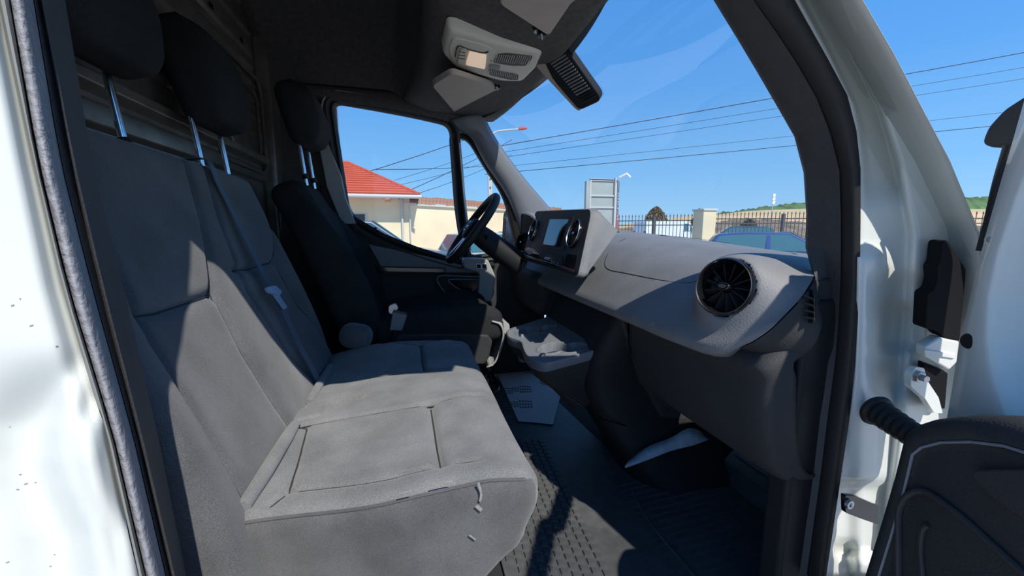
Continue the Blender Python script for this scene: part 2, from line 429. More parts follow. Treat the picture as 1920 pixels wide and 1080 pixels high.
st(box('wall_right_front', (.80, .56, .2), (1.45, .58, 1.60), 'white_paint'))
# ---- near opening, left side: B-pillar trim, gasket, white body
LT = [(0, -3, 20, 62, 79, 122), (300, 60, 72, 112, 136, 172), (540, 115, 130, 172, 192, 232), (810, 197, 212, 247, 262, 295), (1080, 257, 275, 310, 325, 350)]
LY = (.45, .455, .482, .502, .60)
yl = np.linspace(0, 1080, 14)
def lrow(i, dY=0, dx=0, f=0, Yv=None):
    pts = []
    for y in yl:
        a = lerp(LT, y); x = a[i] if i < 4 or f == 0 else a[i]
        if f: x = a[i]*(1-f)+a[i+1]*f
        yy = LY[i] if not f else LY[i]*(1-f)+LY[i+1]*f
        pts.append(U(x+dx, y, Y=yy+dY))
    return ext(pts, 2.38, .75)
st(loft('trim_3', [lrow(0, .01), lrow(0), lrow(0, -.006, 4), lrow(0, -.008, 0, .5), lrow(1, -.004, -4), lrow(1, .012)], 'gasket'))
st(loft('trim_4', [lrow(1, .014), lrow(1, -.002), lrow(1, -.013, 0, .25), lrow(1, -.016, 0, .55), lrow(1, -.008, 0, .85), lrow(2, .004), lrow(2, .022)], 'grain_grey', angle=180, nv=18))
st(loft('trim_5', [lrow(2, .02), lrow(2, .006, 2), lrow(3, .0, -5), lrow(3, -.008, -1), lrow(3, -.006, 3), lrow(3, .012, 5), lrow(3, .0, 0, .5), lrow(4, 0), [p+V(-.05, .06, 0) for p in lrow(4, 0)]], 'pillar_trim', angle=30))
cx_tab = [(600, 230), (690, 175), (740, 150), (800, 124), (860, 122), (920, 140), (1000, 180), (1080, 192)]
def lx1(y): return lerp([(-40, -12)]+[(t[0], t[1]) for t in LT]+[(1140, 270)], y)[0]
def bodyY(x, y):
    x1 = lx1(y); t = (x1+1-x)/(x1+330); Y = .452-.018*float(sstep(0, .10, t))-.02*t; d = cv(cx_tab, y)-x
    Y += .030*float(sstep(0, 55, d)*sstep(640, 800, y)*(1-.55*sstep(60, 190, d)))
    Y += .012*math.exp(-((x-255)/26)**2)*float(sstep(560, 680, y)*(1-sstep(760, 830, y)))
    return Y-.010*math.exp(-((d+55)/22)**2)*float(sstep(720, 800, y))
rows = []
for y in np.linspace(-40, 1140, 90):
    x1 = lx1(y); rows.append([U(x1+1+(-330-x1)*t, y, Y=bodyY(x1+1+(-330-x1)*t, y)) for t in np.linspace(0, 1, 46)])
tp = [V(p.x, p.y, 2.40) for p in rows[0]]
wrr = st(loft('wall_right_rear', [tp]+rows+[[V(p.x, p.y, .45) for p in rows[-1]]], 'white_paint', angle=180, solid=.002))
for x, y, l in ((20, 573, 8), (36, 560, 3), (55, 611, 9), (103, 649, 7), (35, 890, 6), (44, 908, 10), (30, 918, 6), (10, 1055, 9), (92, 1062, 5), (100, 1040, 4), (64, 905, 5), (16, 800, 3)):
    pa, pb_ = U(x, y, Y=bodyY(x, y)-.0016), U(x+l, y-l*.35, Y=bodyY(x+l, y-l*.35)-.0016); pb_ = pa.lerp(pb_, .7)
    ribbon('paint_chip', [pa, pb_], .0005, 'light_grey_plastic', wrr, nrm=(0, -1, 0), th=.0006)
st(box('wall_right_rear_side', (-2.4, .475, .45), (-.335, .49, 2.75), 'white_paint'))
# ---- top rail over the near opening
st(loft('trim_6', [[(-.62, .42, 2.40), (-.30, .42, 2.40), (-.14, .42, 2.25), (.04, .42, 2.22), (.26, .43, 2.25), (.36, .45, 2.19)], [(-.62, .43, 2.345), (-.30, .43, 2.34), (-.15, .43, 2.19), (.03, .43, 2.165), (.22, .44, 2.20), (.32, .46, 2.13)],
                   [(-.62, .49, 2.335), (-.30, .49, 2.33), (-.15, .49, 2.18), (.03, .49, 2.155), (.22, .50, 2.19), (.32, .52, 2.12)], [(-.62, .54, 2.345), (-.30, .54, 2.34), (-.15, .54, 2.19), (.04, .54, 2.165), (.25, .55, 2.20), (.36, .58, 2.13)],
                   [(-.62, .60, 2.40), (-.30, .60, 2.40), (-.12, .60, 2.26), (.06, .60, 2.23), (.30, .60, 2.23), (.42, .61, 2.17)]], 'seal_rubber', nu=20))
st(loft('wall_right_upper', [[(-.75, .41, 2.36), (-.12, .41, 2.32), (.2, .42, 2.17), (.31, .44, 2.10)], [(-.75, .41, 2.42), (.0, .41, 2.40), (.22, .42, 2.32), (.36, .44, 2.27)],
                   [(-.75, .42, 2.74), (.0, .42, 2.74), (.20, .42, 2.74), (.30, .42, 2.74)]], 'white_paint', nu=12, nv=10, solid=.004))
st(box('trim_7', (-.30, .40, .70), (.68, .52, .79), 'black_plastic', bevel=.01))

# ---- far side: lining, driver's door
DY = 2.20
wl = st(prism('wall_left', [(-.66, 2.22, .75), (-.315, 2.22, .75), (-.335, 2.22, 1.75), (-.40, 2.22, 2.24), (-.40, 2.22, 2.32), (-.66, 2.22, 2.6)], (0, .05, 0), 'headliner'))
prism('pillar_cover', [U(x, y, Y=2.16) for x, y in ((596, 268), (612, 262), (640, 330), (648, 372), (668, 420), (640, 420), (612, 350))], (0, .045, 0), 'light_grey_plastic', wl, bevel=.006)
box('outer_skin', (-.75, 2.30, .5), (-.34, 2.34, 2.74), 'white_paint', wl)
box('upper_skin', (-.75, 2.28, 2.29), (.34, 2.32, 2.74), 'white_paint', wl)
def offset(poly, d):
    n = len(poly); res = []
    ar = sum(poly[i].x*poly[(i+1) % n].z-poly[(i+1) % n].x*poly[i].z for i in range(n)); s = 1 if ar > 0 else -1
    for i in range(n):
        t = (poly[(i+1) % n]-poly[i-1]).normalized(); res.append(poly[i]+V(t.z, 0, -t.x)*d*s)
    return res
main = rpoly([U(x, y, Y=DY) for x, y in ((624, 192), (700, 205), (780, 220), (843, 235), (852, 330), (866, 492), (800, 474), (740, 452), (690, 428), (655, 398), (640, 300))], [.05, 0, .1, .05, 0, .02, .05, .05, .05, .06, .1], 6)
quar = rpoly([U(x, y, Y=DY) for x, y in ((858, 258), (878, 262), (908, 312), (946, 370), (968, 470), (882, 480), (868, 400))], [.02, .05, .06, .08, .05, .03, .1], 5)
d1 = st(prism('door_1', [U(x, y, Y=2.19) for x, y in ((600, 345), (632, 372), (650, 398), (672, 424), (720, 448), (780, 470), (850, 494), (900, 500), (985, 470), (1010, 470))]+[V(.80, 2.19, .80), V(-.40, 2.19, .80)], (0, .10, 0), 'lower_plastic', bevel=.008))
for nm, poly, a, b, y0, y1, m in (('window_seal', main, -.004, .018, 2.195, 2.185, 'seal_rubber'), ('window_frame', main, .016, .046, 2.188, 2.170, 'pillar_trim'), ('frame_lip', main, .044, .060, 2.172, 2.185, 'light_grey_plastic')):
    A = offset(poly, a); B = offset(poly, b); C = offset(poly, (a+b)/2)
    A = [V(p.x, y0+.02, p.z) for p in A]; A1 = [V(p.x, y0, p.z) for p in offset(poly, a)]; C = [V(p.x, min(y0, y1)-.008, p.z) for p in C]; B = [V(p.x, y1, p.z) for p in B]; B2 = [p+V(0, .06, 0) for p in B]
    if nm == 'frame_lip':
        keep = range(0, 22)   # the light lip runs over the top and down to the divider
        loft(nm, [[r[i] for i in keep] for r in (A1, C, B)], m, d1)
    else: loft(nm, [A, A1, C, B, B2], m, d1, closec=True)
A = [V(p.x, 2.19, p.z) for p in quar]
loft('quarter_seal', [[V(p.x, 2.215, p.z) for p in offset(quar, -.004)], [V(p.x, 2.188, p.z) for p in offset(quar, -.002)], [V(p.x, 2.176, p.z) for p in offset(quar, .010)], [V(p.x, 2.19, p.z) for p in offset(quar, .022)]], 'seal_rubber', d1, closec=True)
loft('quarter_frame', [[V(p.x, 2.186, p.z) for p in offset(quar, .020)], [V(p.x, 2.170, p.z) for p in offset(quar, .034)], [V(p.x, 2.20, p.z) for p in offset(quar, .046)]], 'pillar_trim', d1, closec=True)
ribbon('divider_strip', [U(861, 268, Y=2.165), U(868, 340, Y=2.165), U(882, 470, Y=2.165)], .010, 'steel', d1, nrm=(0, -1, 0))
g2 = st(mesh('window_2', [V(p.x, 2.21, p.z) for p in offset(main, .01)], [tuple(range(len(main)))], 'window_glass', smooth=False))
g3 = st(mesh('window_3', [V(p.x, 2.21, p.z) for p in offset(quar, .01)], [tuple(range(len(quar)))], 'window_glass', smooth=False))
# door card details
def pxprism(name, px, Y, dep, m, parent, bevel=.004, r=.0, **k):
    p = [U(x, y, Y=Y) for x, y in px]
    if r: p = rpoly(p, r)
    return prism(name, p, (0, dep, 0), m, parent, bevel=bevel, **k)
pxprism('belt_pad', ((655, 410), (720, 447), (780, 470), (850, 492), (930, 500), (925, 492), (850, 484), (780, 462), (720, 438), (662, 404)), 2.165, .03, 'black_plastic', d1)
pxprism('upper_card', ((690, 458), (790, 478), (880, 500), (925, 505), (925, 512), (720, 512)), 2.165, .03, 'dash_plastic', d1, .006)
pxprism('grip_shelf', ((636, 495), (720, 500), (835, 503), (835, 512), (720, 510), (640, 506)), 2.13, .06, 'gloss_black', d1)
pxprism('arm_shelf', ((870, 484), (915, 486), (930, 520), (922, 566), (895, 566), (900, 512), (868, 502)), 2.08, .10, 'light_grey_plastic', d1, .008, .02)
pxprism('switch_plate', ((892, 494), (912, 494), (914, 504), (894, 505)), 2.072, .01, 'steel', d1, .002)
pxprism('window_switch', ((894, 496), (901, 496), (902, 503), (895, 503)), 2.066, .008, 'gloss_black', d1, .002)
pxprism('window_switch', ((904, 496), (911, 496), (912, 503), (905, 503)), 2.066, .008, 'gloss_black', d1, .002)
oval = rpoly([U(x, y, Y=2.13) for x, y in ((812, 516), (925, 520), (925, 562), (840, 560))], [.06, .05, .05, .08], 7)
prism('handle_cup', oval, (0, .03, 0), 'black_plastic', d1, bevel=.004)
tube('cup_ring', oval+[oval[0]], .004, 'tray_grey', d1, n=8)
pull = rpoly([U(x, y, Y=2.12) for x, y in ((836, 524), (898, 524), (892, 545), (862, 545))], [.03, .02, .03, .04], 6)
prism('door_handle', pull, (0, .012, 0), 'gloss_black', d1, bevel=.003)
tube('handle_rim', pull+[pull[0]], .0035, 'tray_grey', d1, n=8)
tube('lock_pin', [U(704, 437, Y=2.17), U(704, 426, Y=2.17)], .006, 'black_plastic', d1)
# A-pillar trim of the driver's side and the lining over the driver's window
ap = [(846, 226), (862, 245), (884, 258), (910, 306), (950, 366), (975, 430), (985, 480)]
aq = [(900, 214), (908, 232), (925, 262), (955, 305), (985, 343), (1015, 378), (1040, 408)]
r0 = [U(x, y, Y=2.168) for x, y in ap]; r2 = [U(x, y, Y=2.12) for x, y in aq]
st(loft('trim_8', [[p+V(0, .05, 0) for p in r0], r0, [a.lerp(b, .15)+V(0, -.02, .0) for a, b in zip(r0, r2)], [a.lerp(b, .55)+V(0, -.025, 0) for a, b in zip(r0, r2)], r2, [p+V(.03, .03, .0) for p in r2]], 'pillar_trim', nu=20, solid=.002)).data.materials[0] = M['tray_grey']
tp = [(560, 175), (600, 182), (624, 186), (700, 197), (780, 212), (846, 226), (905, 236)]
r0 = [U(x, y, Y=2.172) for x, y in tp]
st(loft('trim_9', [[p+V(0, .03, -.012) for p in r0], r0, [p+V(0, -.01, .03) for p in r0], [V(p.x, 2.19, 2.34) for p in r0]], 'headliner', nu=20, nv=8, solid=.003))
# exterior mirror seen through the quarter glass
mr = prism('mirror_housing', rpoly([U(x, y, Y=2.50) for x, y in ((944, 392), (975, 384), (990, 400), (990, 470), (940, 470))], .05), (0.10, .05, 0), 'black_plastic', d1, bevel=.01)
prism('mirror_glass', rpoly([U(x, y, Y=2.495) for x, y in ((950, 398), (975, 390), (985, 404), (985, 462), (946, 462))], .045), (0, .002, 0), 'chrome', d1)

# ================================================================== SEATS
CN = Vector((-.10, 0, 1)).normalized(); CO = V(-.295, 0, 1.18)          # plane of the bench cushion
BN = Vector((1, 0, .35)).normalized(); BO = V(-.295, 0, 1.18)           # plane of the bench backrest
CU = V(1, 0, .10).normalized(); BU = V(-.35, 0, 1).normalized()
def cpx(x, y, O=CO, N=CN, A=CU): p = U(x, y, pl=(O, N)); return ((p-O).dot(A), p.y)
def soft(name, half, r, step, org, ax, m, parent, deform, **k):
    """rounded block; ax = three unit axes (a, b, n); deform(P, A) edits local coords"""
    P, fs, A = rbox(*half, r, step); P = P.copy(); deform(P, A)
    ax = np.array([tuple(a) for a in ax]); W_ = P @ ax + np.array(tuple(org))
    return mesh(name, [Vector(v) for v in W_], fs, m, parent, angle=180, **k)
# ---- passenger bench
bench = thing('bench_seat', 'grey cloth double passenger bench seat in the sunlight beside the open door', 'seat', (-.05, 1.08, .78))
L, Wd, T = .515, .905, .215
org = CO+CU*(L/2-.01)+V(0, .625+Wd/2, 0)-CN*(T/2)
seams = [[(545, 800), (600, 790), (700, 772), (806, 754), (850, 742), (905, 731)],
         [(806, 754), (812, 790), (818, 830), (825, 868)],
         [(490, 975), (530, 940), (640, 915), (740, 892), (825, 868), (900, 857)],
         [(548, 802), (575, 798), (560, 850), (530, 940)],
         [(605, 722), (620, 716), (700, 703), (795, 690), (850, 686)],
         [(795, 690), (791, 672), (789, 651)],
         [(650, 668), (700, 660), (789, 651), (840, 636)]]
seams = [[cpx(*q) for q in s] for s in seams]
wide = [seams[1], seams[5]]
recc = cpx(648, 744)
def bend(P, A):
    a = P[:, 0]+L/2-.01; b = P[:, 1]+.625+Wd/2; top = A[:, 2] > T/2-1e-6
    w = sstep(-T/2, T/2, P[:, 2])
    dz = cdz(a, b)
    P[:, 2] += dz*sstep(.0, T/2, P[:, 2])
    P[:, 0] += -.035*(1-w)*sstep(.3, .5, a)+.012*np.sin(math.pi*w)*sstep(.42, .5, a)
    P[:, 1] += cdy(a, b)+(1-sstep(.64, .92, b))*.012*(1-w)*sstep(.35, .5, a)
    P[:, 2] += .05*(1-w)*sstep(.36, .5, a)
def cdy(a, b): return (1-sstep(.64, .92, b))*(.045*(1-sstep(-.02, .25, a))-.018*sstep(.1, .5, a))
def cdz(a, b):
    dz = 0*a
    for s in seams: dz = dz-.010*np.exp(-(segdist(a, b, s)/.006)**2)
    for s in wide: dz -= .007*np.exp(-(segdist(a, b, s)/.013)**2)
    dz -= .030*np.exp(-(((a-recc[0])/.045)**4+((b-recc[1])/.030)**4))
    # bolsters rise at the outer edges, panels dish slightly
    dz += .034*np.exp(-((b-1.50)/.06)**2)*np.exp(-((a-.16)/.20)**2)+.010*np.exp(-((b-.66)/.05)**2)*sstep(.05, .4, a)
    for c in (.87, 1.27): dz -= .006*np.exp(-((b-c)/.10)**4)*sstep(.02, .1, a)
    dz -= .018*sstep(.40, .51, a)
    return dz
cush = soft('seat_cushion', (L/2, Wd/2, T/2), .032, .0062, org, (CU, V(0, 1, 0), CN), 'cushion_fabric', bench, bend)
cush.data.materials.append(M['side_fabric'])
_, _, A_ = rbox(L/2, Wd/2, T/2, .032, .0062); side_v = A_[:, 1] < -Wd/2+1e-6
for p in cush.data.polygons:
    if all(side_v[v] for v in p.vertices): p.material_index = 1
# piping seam along the near top edge, and the roll at the back
def onc(a, b, h=0): return CO+CU*a+V(0, b, 0)+CN*h
def linres(q, n):
    q = [V(p[0], p[1], 0) for p in q]; d = [0]
    for a, b in zip(q[:-1], q[1:]): d.append(d[-1]+(b-a).length)
    return [V(float(np.interp(t, d, [p.x for p in q])), float(np.interp(t, d, [p.y for p in q])), 0) for t in np.linspace(0, d[-1], n)]
def csurf(a, b, h=0): a1, b1 = np.array([a]), np.array([b]); return onc(a, b+float(cdy(a1, b1)[0]), float(cdz(a1, b1)[0])+h)
tube('piping', [onc(a, .625+float(cdy(np.array([a]), np.array([.63]))[0])+.0085, -.0085+float(cdz(np.array([a]), np.array([.634]))[0])) for a in np.linspace(.01, .478, 26)], .0030, 'side_fabric', bench, n=8)
for s_ in seams:
    pts = linres(s_, 26); tube('stitched_seam', [csurf(p.x, p.y, .0034) for p in pts], .0016, 'seam', bench, n=6)
tube('back_roll', [onc(.006, .70, .004), onc(.012, .80, .008), onc(.012, .93, .006), onc(.010, 1.00, .002)], [.012, .014, .014, .011], 'cushion_fabric', bench, n=12, dense=20)
tube('back_roll', [onc(.012, 1.13, .000), onc(.014, 1.25, .004), onc(.012, 1.42, .002)], [.010, .012, .010], 'cushion_fabric', bench, n=12, dense=20)
# wear marks on the near side of the cushion
for pts, w in ((((897, 905), (902, 925), (900, 940)), .007), (((893, 948), (903, 957)), .011), (((880, 1003), (892, 1012)), .004), (((810, 908), (835, 903), (848, 902)), .004),
               (((748, 925), (772, 920)), .004)):
    if pts[0][0] < 400: q = [U(x, y, pl=(BO+BN*.022, BN)) for x, y in pts]; nn = BN
    else: q = [U(x, y, Y=.604) for x, y in pts]; nn = V(0, -1, 0)
    ribbon('stain', q, w*.55, 'stain', bench, nrm=nn, th=.001, dense=8)
# bench frame and feet
box('seat_box', (-.24, .69, .785), (.10, 1.47, 1.0), 'black_plastic', bench, bevel=.02)
for yy in (.70, 1.42): box('foot_rail', (-.27, yy, .785), (.17, yy+.05, .83), 'light_grey_plastic', bench, bevel=.008)
# backrest
BT, BH, BW = .10, .99, .93
by0 = .625
borg = BO+BU*(BH/2-.30)+V(0, by0+BW/2, 0)-BN*(BT/2)
bs = [[(200, 420), (290, 640), (385, 790), (470, 940)], [(350, 300), (378, 400), (412, 545), (470, 660), (548, 800)],
      [(266, 588), (320, 578), (370, 562), (412, 547)],
      [(385, 302), (420, 420), (468, 545), (540, 650), (598, 716)], [(488, 340), (505, 420), (520, 490), (560, 570), (620, 660)],
      [(440, 505), (480, 500), (520, 488)]]
bs = [[cpx(*q, BO, BN, BU) for q in s] for s in bs]
ptop = (1.0, BW)
def bback(P, A):
    a = P[:, 0]+BH/2-.30; b = P[:, 1]+by0+BW/2; front = sstep(0, BT/2, P[:, 2])
    P[:, 2] += bdz(a, b)*front
    P[:, 1] -= .02*(1-sstep(.66, .95, b))*(1-sstep(-.25, .1, a))
    P[:, 0] -= .012*sstep(.55, .66, a)*(np.abs((b-1.08))/.47)**4
def bdz(a, b):
    dz = 0*a
    for s in bs: dz -= .011*np.exp(-(segdist(a, b, s)/.007)**2)+.004*np.exp(-(segdist(a, b, s)/.02)**2)
    for c in (.88, 1.32): dz -= .016*np.exp(-((b-c)/.13)**4)*np.exp(-((a-.30)/.26)**4)
    dz += .018*np.exp(-((b-1.50)/.06)**2)*np.exp(-((a-.25)/.28)**2)+.020*np.exp(-((b-.66)/.05)**2)*np.exp(-((a-.15)/.25)**2)
    return dz
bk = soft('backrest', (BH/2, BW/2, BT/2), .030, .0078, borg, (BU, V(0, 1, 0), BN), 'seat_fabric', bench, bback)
for s_ in bs:
    pts = linres(s_, 30); tube('stitched_seam', [BO+BU*p.x+V(0, p.y, 0)+BN*(float(bdz(np.array([p.x]), np.array([p.y]))[0])+.0034) for p in pts if p.x < .62], .0014, 'seam', bench, n=6)
# side shell of the backrest (dark cloth bolster that faces the door)
def head_rest(parent, X0, Yc, zb, zt, w, dep, posts=.155, m='dark_fabric', slope=.28, wt=.86):
    zc, h = (zb+zt)/2, (zt-zb)/2
    U_ = V(-slope, 0, 1).normalized(); N_ = V(1, 0, slope).normalized()
    def df(P, A):
        t = P[:, 0]/h; P[:, 1] *= 1-(1-wt)*sstep(.1, 1, t)-.10*sstep(.3, 1, -t); fw = sstep(0, dep/2, P[:, 2]); P[:, 2] += (.014*(1-t*t)-.03*sstep(.5, 1.0, t)-.012*sstep(.2, 1, -t))*fw
    o = V(X0, Yc, zc)
    hr = soft('headrest', (h, w/2, dep/2), .042, .009, o, (U_, V(0, 1, 0), N_), m, parent, df)
    for s in (-.5, .5):
        y = Yc+posts*s; a = V(X0-.012, y, zb+.04); b = a-V(-.10, 0, 1).normalized()*.20
        tube('headrest_post', [a, b], .0074, 'chrome', hr, n=12)
        lathe('post_sleeve', [(.006, .0), (.0115, .0), (.012, -.006), (.011, -.02)], a-V(-.10, 0, 1).normalized()*.155, U_, 'black_plastic', hr, n=16)
    return hr
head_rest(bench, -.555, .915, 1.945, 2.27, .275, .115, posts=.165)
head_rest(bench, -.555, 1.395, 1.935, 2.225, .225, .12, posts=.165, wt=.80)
# rounded end bolster on the far side of the bench
eb_ = U(672, 632, Y=1.50)
soft('end_bolster', (.058, .05, .045), .042, .008, eb_+V(-.01, .02, .0), (V(.9, 0, -.2).normalized(), V(0, 1, 0), V(.2, 0, .9).normalized()), 'seat_fabric', bench, lambda P, A: None)
# belt recess cover at the junction
soft('belt_anchor_pocket', (.035, .035, .012), .011, .006, onc(.03, 1.055, -.006), (CU, V(0, 1, 0), CN), 'cushion_fabric', bench, lambda P, A: None)
# ---- middle seat belt
belt = thing('seat_belt', 'blue-grey webbing seat belt lying down the bench backrest between the two places', 'seat belt', (-.3, 1.2, 1.1))
bp = [U(x, y, pl=(BO+BN*.006, BN)) for x, y in ((388, 300), (410, 345), (440, 405), (470, 465), (497, 520), (512, 545))]
bp = [bp[0]+V(-.06, 0, -.004)]+bp
ribbon('webbing', bp, .030, 'belt_web', belt, nrm=BN, dense=40, th=.002)
bp2 = [U(x, y, pl=(BO+BN*.008, BN)) for x, y in ((512, 545), (540, 600), (562, 650), (590, 700), (612, 752))]
ribbon('webbing', bp2, .016, 'belt_web', belt, nrm=BN+V(0, -.9, 0), dense=30, th=.002)
tg = [U(x, y, pl=(BO+BN*.016, BN)) for x, y in ((494, 540), (512, 537), (524, 548), (520, 556), (500, 550))]
prism('tongue', rpoly(tg, .006, 3), BN*.008, 'belt_blue', belt, bevel=.002)
tg = [U(x, y, pl=(BO+BN*.016, BN)) for x, y in ((510, 553), (519, 551), (537, 577), (531, 581))]
prism('tongue_blade', rpoly(tg, .004, 3), BN*.004, 'belt_blue', belt, bevel=.001)

# ---- driver's seat
drv = thing('driver_seat', 'black cloth driver seat behind the steering wheel, in shade', 'seat', (.05, 1.87, .78))
DN = V(1, 0, .36).normalized(); DU = V(-.36, 0, 1).normalized(); DO = V(-.15, 0, 1.24)
yc, dW, dH, dT = 1.87, .50, .72, .13
dorg = DO+DU*(dH/2-.06)+V(0, yc, 0)-DN*(dT/2)
def dback(P, A):
    t = (P[:, 0]+dH/2)/dH; b = P[:, 1]; P[:, 1] *= 1-.32*sstep(.62, 1.0, t)-.05*sstep(.2, 0, t)
    ab = np.abs(b)/(dW/2); fr = sstep(0, dT/2, P[:, 2])
    P[:, 2] += fr*(.055*np.exp(-((ab-.86)/.16)**2)*np.exp(-((t-.34)/.34)**2)-.012*np.exp(-((ab-.62)/.05)**2)+.02*np.exp(-((t-.2)/.15)**2)*(1-sstep(.5, .8, ab)))
    P[:, 2] += .03*sstep(.65, 1, t)*-1
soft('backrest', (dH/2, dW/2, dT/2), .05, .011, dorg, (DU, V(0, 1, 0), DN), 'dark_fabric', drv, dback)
DCN = V(-.12, 0, 1).normalized(); DCU = V(1, 0, .12).normalized()
dco = V(-.16, yc, 1.255)
def dcush(P, A):
    a = P[:, 0]/.27; b = P[:, 1]/.25; top = sstep(0, .07, P[:, 2])
    P[:, 2] += top*(.030*np.exp(-((np.abs(b)-.88)/.16)**2)-.008*np.exp(-(np.abs(np.abs(b)-.62)/.03)**2)-.009*np.exp(-((a-.18)/.03)**2)*(np.abs(b) < .62)-.035*sstep(.6, 1, a))
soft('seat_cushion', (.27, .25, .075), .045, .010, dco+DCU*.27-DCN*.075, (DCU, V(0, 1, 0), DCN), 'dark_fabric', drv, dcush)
# plastic shields
sh = [U(x, y, Y=1.615) for x, y in ((740, 628), (800, 626), (865, 626), (915, 628), (924, 640), (918, 670), (908, 684), (860, 684), (780, 680), (735, 670))]
prism('side_shield', sh, (0, .03, 0), 'lower_plastic', drv, bevel=.008)
fs_ = [(.335, 1.262), (.372, 1.245), (.385, 1.20), (.372, 1.14), (.345, 1.075), (.310, 1.06)]
loft('front_shield', [[V(x-.01, 1.612, z) for x, z in fs_], [V(x+.004, 1.66, z) for x, z in fs_], [V(x+.012, 1.87, z) for x, z in fs_], [V(x, 2.08, z) for x, z in fs_]], 'light_grey_plastic', drv, solid=.006, nu=14, nv=16)
lever = rpoly([V(.375, 1.615, 1.262), V(.405, 1.615, 1.245), V(.402, 1.615, 1.195), V(.38, 1.615, 1.20)], .012)
prism('height_handle', lever, (0, .10, 0), 'light_grey_plastic', drv, bevel=.006)
box('seat_pedestal', (-.14, 1.66, .785), (.28, 2.08, 1.08), 'black_plastic', drv, bevel=.02)
tube('slide_bar', [V(.27, 1.70, .98), V(.37, 1.70, .94), V(.37, 2.0, .94), V(.27, 2.0, .98)], .008, 'gloss_black', drv)
head_rest(drv, -.405, yc, 1.985, 2.225, .27, .12, posts=.14, slope=.25)
bk_ = thing('seat_belt_buckle', 'dark seat belt buckle standing beside the driver seat cushion', 'buckle', (-.02, 1.60, 1.2))
prism('buckle_body', [U(x, y, Y=1.60) for x, y in ((736, 584), (764, 590), (754, 621), (730, 620))], (0, .022, 0), 'steel', bk_, bevel=.005).data.materials[0] = M['tray_grey']
tube('buckle_stalk', [U(742, 618, Y=1.61), U(736, 650, Y=1.61)], .012, 'black_plastic', bk_)
prism('release_button', [U(x, y, Y=1.60) for x, y in ((738, 581), (764, 587), (764, 591), (737, 585))], (0, .022, 0), 'gloss_black', bk_, bevel=.002)
prism('tongue_hook', rpoly([U(x, y, Y=1.61) for x, y in ((728, 573), (742, 568), (748, 578), (738, 590), (728, 588))], .01), (0, .01, 0), 'steel', bk_, bevel=.002)

# ================================================================== DASHBOARD
dash = thing('dashboard', 'dark grey moulded dashboard running below the windscreen', 'dashboard', (.9, 1.35, 1.1))
def dsec(y):
    c = float(np.interp(y, [.5, .93, 1.43, 2.0, 2.2], [-.036, -.013, .022, .046, .036]))
    b = .045*abs((y-1.38)/.85)**2.2
    return [(1.40, y, 1.46), (1.24-b*2, y, 1.56+c), (1.06-b, y, 1.600+c), (.86, y, 1.612+c), (.765, y, 1.594+c), (.70, y, 1.562+c*.6), (.64, y, 1.510+c*.3),
            (.588, y, 1.452), (.568, y, 1.428), (.563, y, 1.412), (.572, y, 1.396), (.62, y, 1.388), (.72, y, 1.385)]
rows = [dsec(y) for y in (2.19, 2.0, 1.75, 1.5, 1.25, 1.05, .88, .76)]
rows.append([(1.36, .62, 1.46), (1.10, .66, 1.560), (.99, .66, 1.578), (.865, .66, 1.588), (.765, .65, 1.585), (.70, .64, 1.560), (.645, .64, 1.508), (.598, .64, 1.455), (.582, .64, 1.432), (.578, .64, 1.416), (.586, .64, 1.400), (.62, .65, 1.390), (.72, .66, 1.387)])
crease = [(1.30, .58, 1.46), tuple(U(1508, 478, X=.98)), tuple(U(1516, 486, X=.90)), tuple(U(1523, 498, X=.82)), tuple(U(1527, 512, X=.735)), tuple(U(1520, 530, X=.70)), tuple(U(1498, 562, X=.665)), tuple(U(1465, 597, X=.635)),
          tuple(U(1448, 614, X=.625)), tuple(U(1430, 628, X=.618)), tuple(U(1408, 642, X=.612)), tuple(U(1388, 652, X=.625)), (.72, .655, 1.388)]
rows.append(crease)
vc = V(.612, .648, 1.535); vn = V(-.93, -.30, .22).normalized()
def dpod(p):
    d = (p-vc); r = (d-vn*d.dot(vn)).length
    if d.length < .25:
        k = 1-float(sstep(.055, .115, r))
        if k > 0:
            h = d.dot(vn); p = p+vn*(.012-h)*k if h < .012 else p
        if r < .0525: p = p-vn*.07
    return p
dv = loft('dash_shell', rows, 'dash_plastic', dash, nu=90, nv=130, deform=dpod, angle=180)
# near lower corner panel with side window vent
cl = [Vector(p) for p in crease[4:]]
out = [U(1533, 520, X=.74), U(1535, 540, X=.735), U(1537, 575, X=.73), U(1537, 605, X=.72), U(1533, 625, X=.712), U(1524, 645, X=.705), U(1508, 662, X=.70), U(1482, 680, X=.69), V(.72, .60, 1.385)]
out = [V(p.x, p.y-.0, p.z) for p in out]
loft('corner_panel', [[p+V(.006, .004, -.003) for p in cl], [p+V(.003, -.002, -.003) for p in cl], [a.lerp(b, .5)+V(-.006, -.006, 0) for a, b in zip(cl, out)], out, [p+V(.02, .01, 0) for p in out]], 'lower_plastic', dash, nu=24, nv=12)
lowl = [U(x, y, X=xx) for x, y, xx in ((1388, 654, .610), (1396, 672, .625), (1440, 678, .66), (1482, 682, .69))]
vent = rpoly([U(x, y, X=.700) for x, y in ((1516, 538), (1529, 545), (1529, 604), (1518, 604), (1484, 585))], .008, 4)
sv = prism('side_vent', vent, (-.012, -.008, 0), 'gloss_black', dash, bevel=.002)
for k in range(4):
    a = U(1508-8*k, 552+12*k, X=.682); b = U(1528, 560+12*k, X=.682)
    prism('vent_slat', [a, b, b+V(.001, 0, -.004), a+V(.001, 0, -.004)], (-.010, -.006, .002), 'lower_plastic', sv)
inset_lathe_vent('air_vent', vc+vn*.014, vn, (0, 0, 1), .0545, dash)
box('end_cap', (.72, .56, 1.36), (1.0, .60, 1.56), 'lower_plastic', dash, bevel=.01)
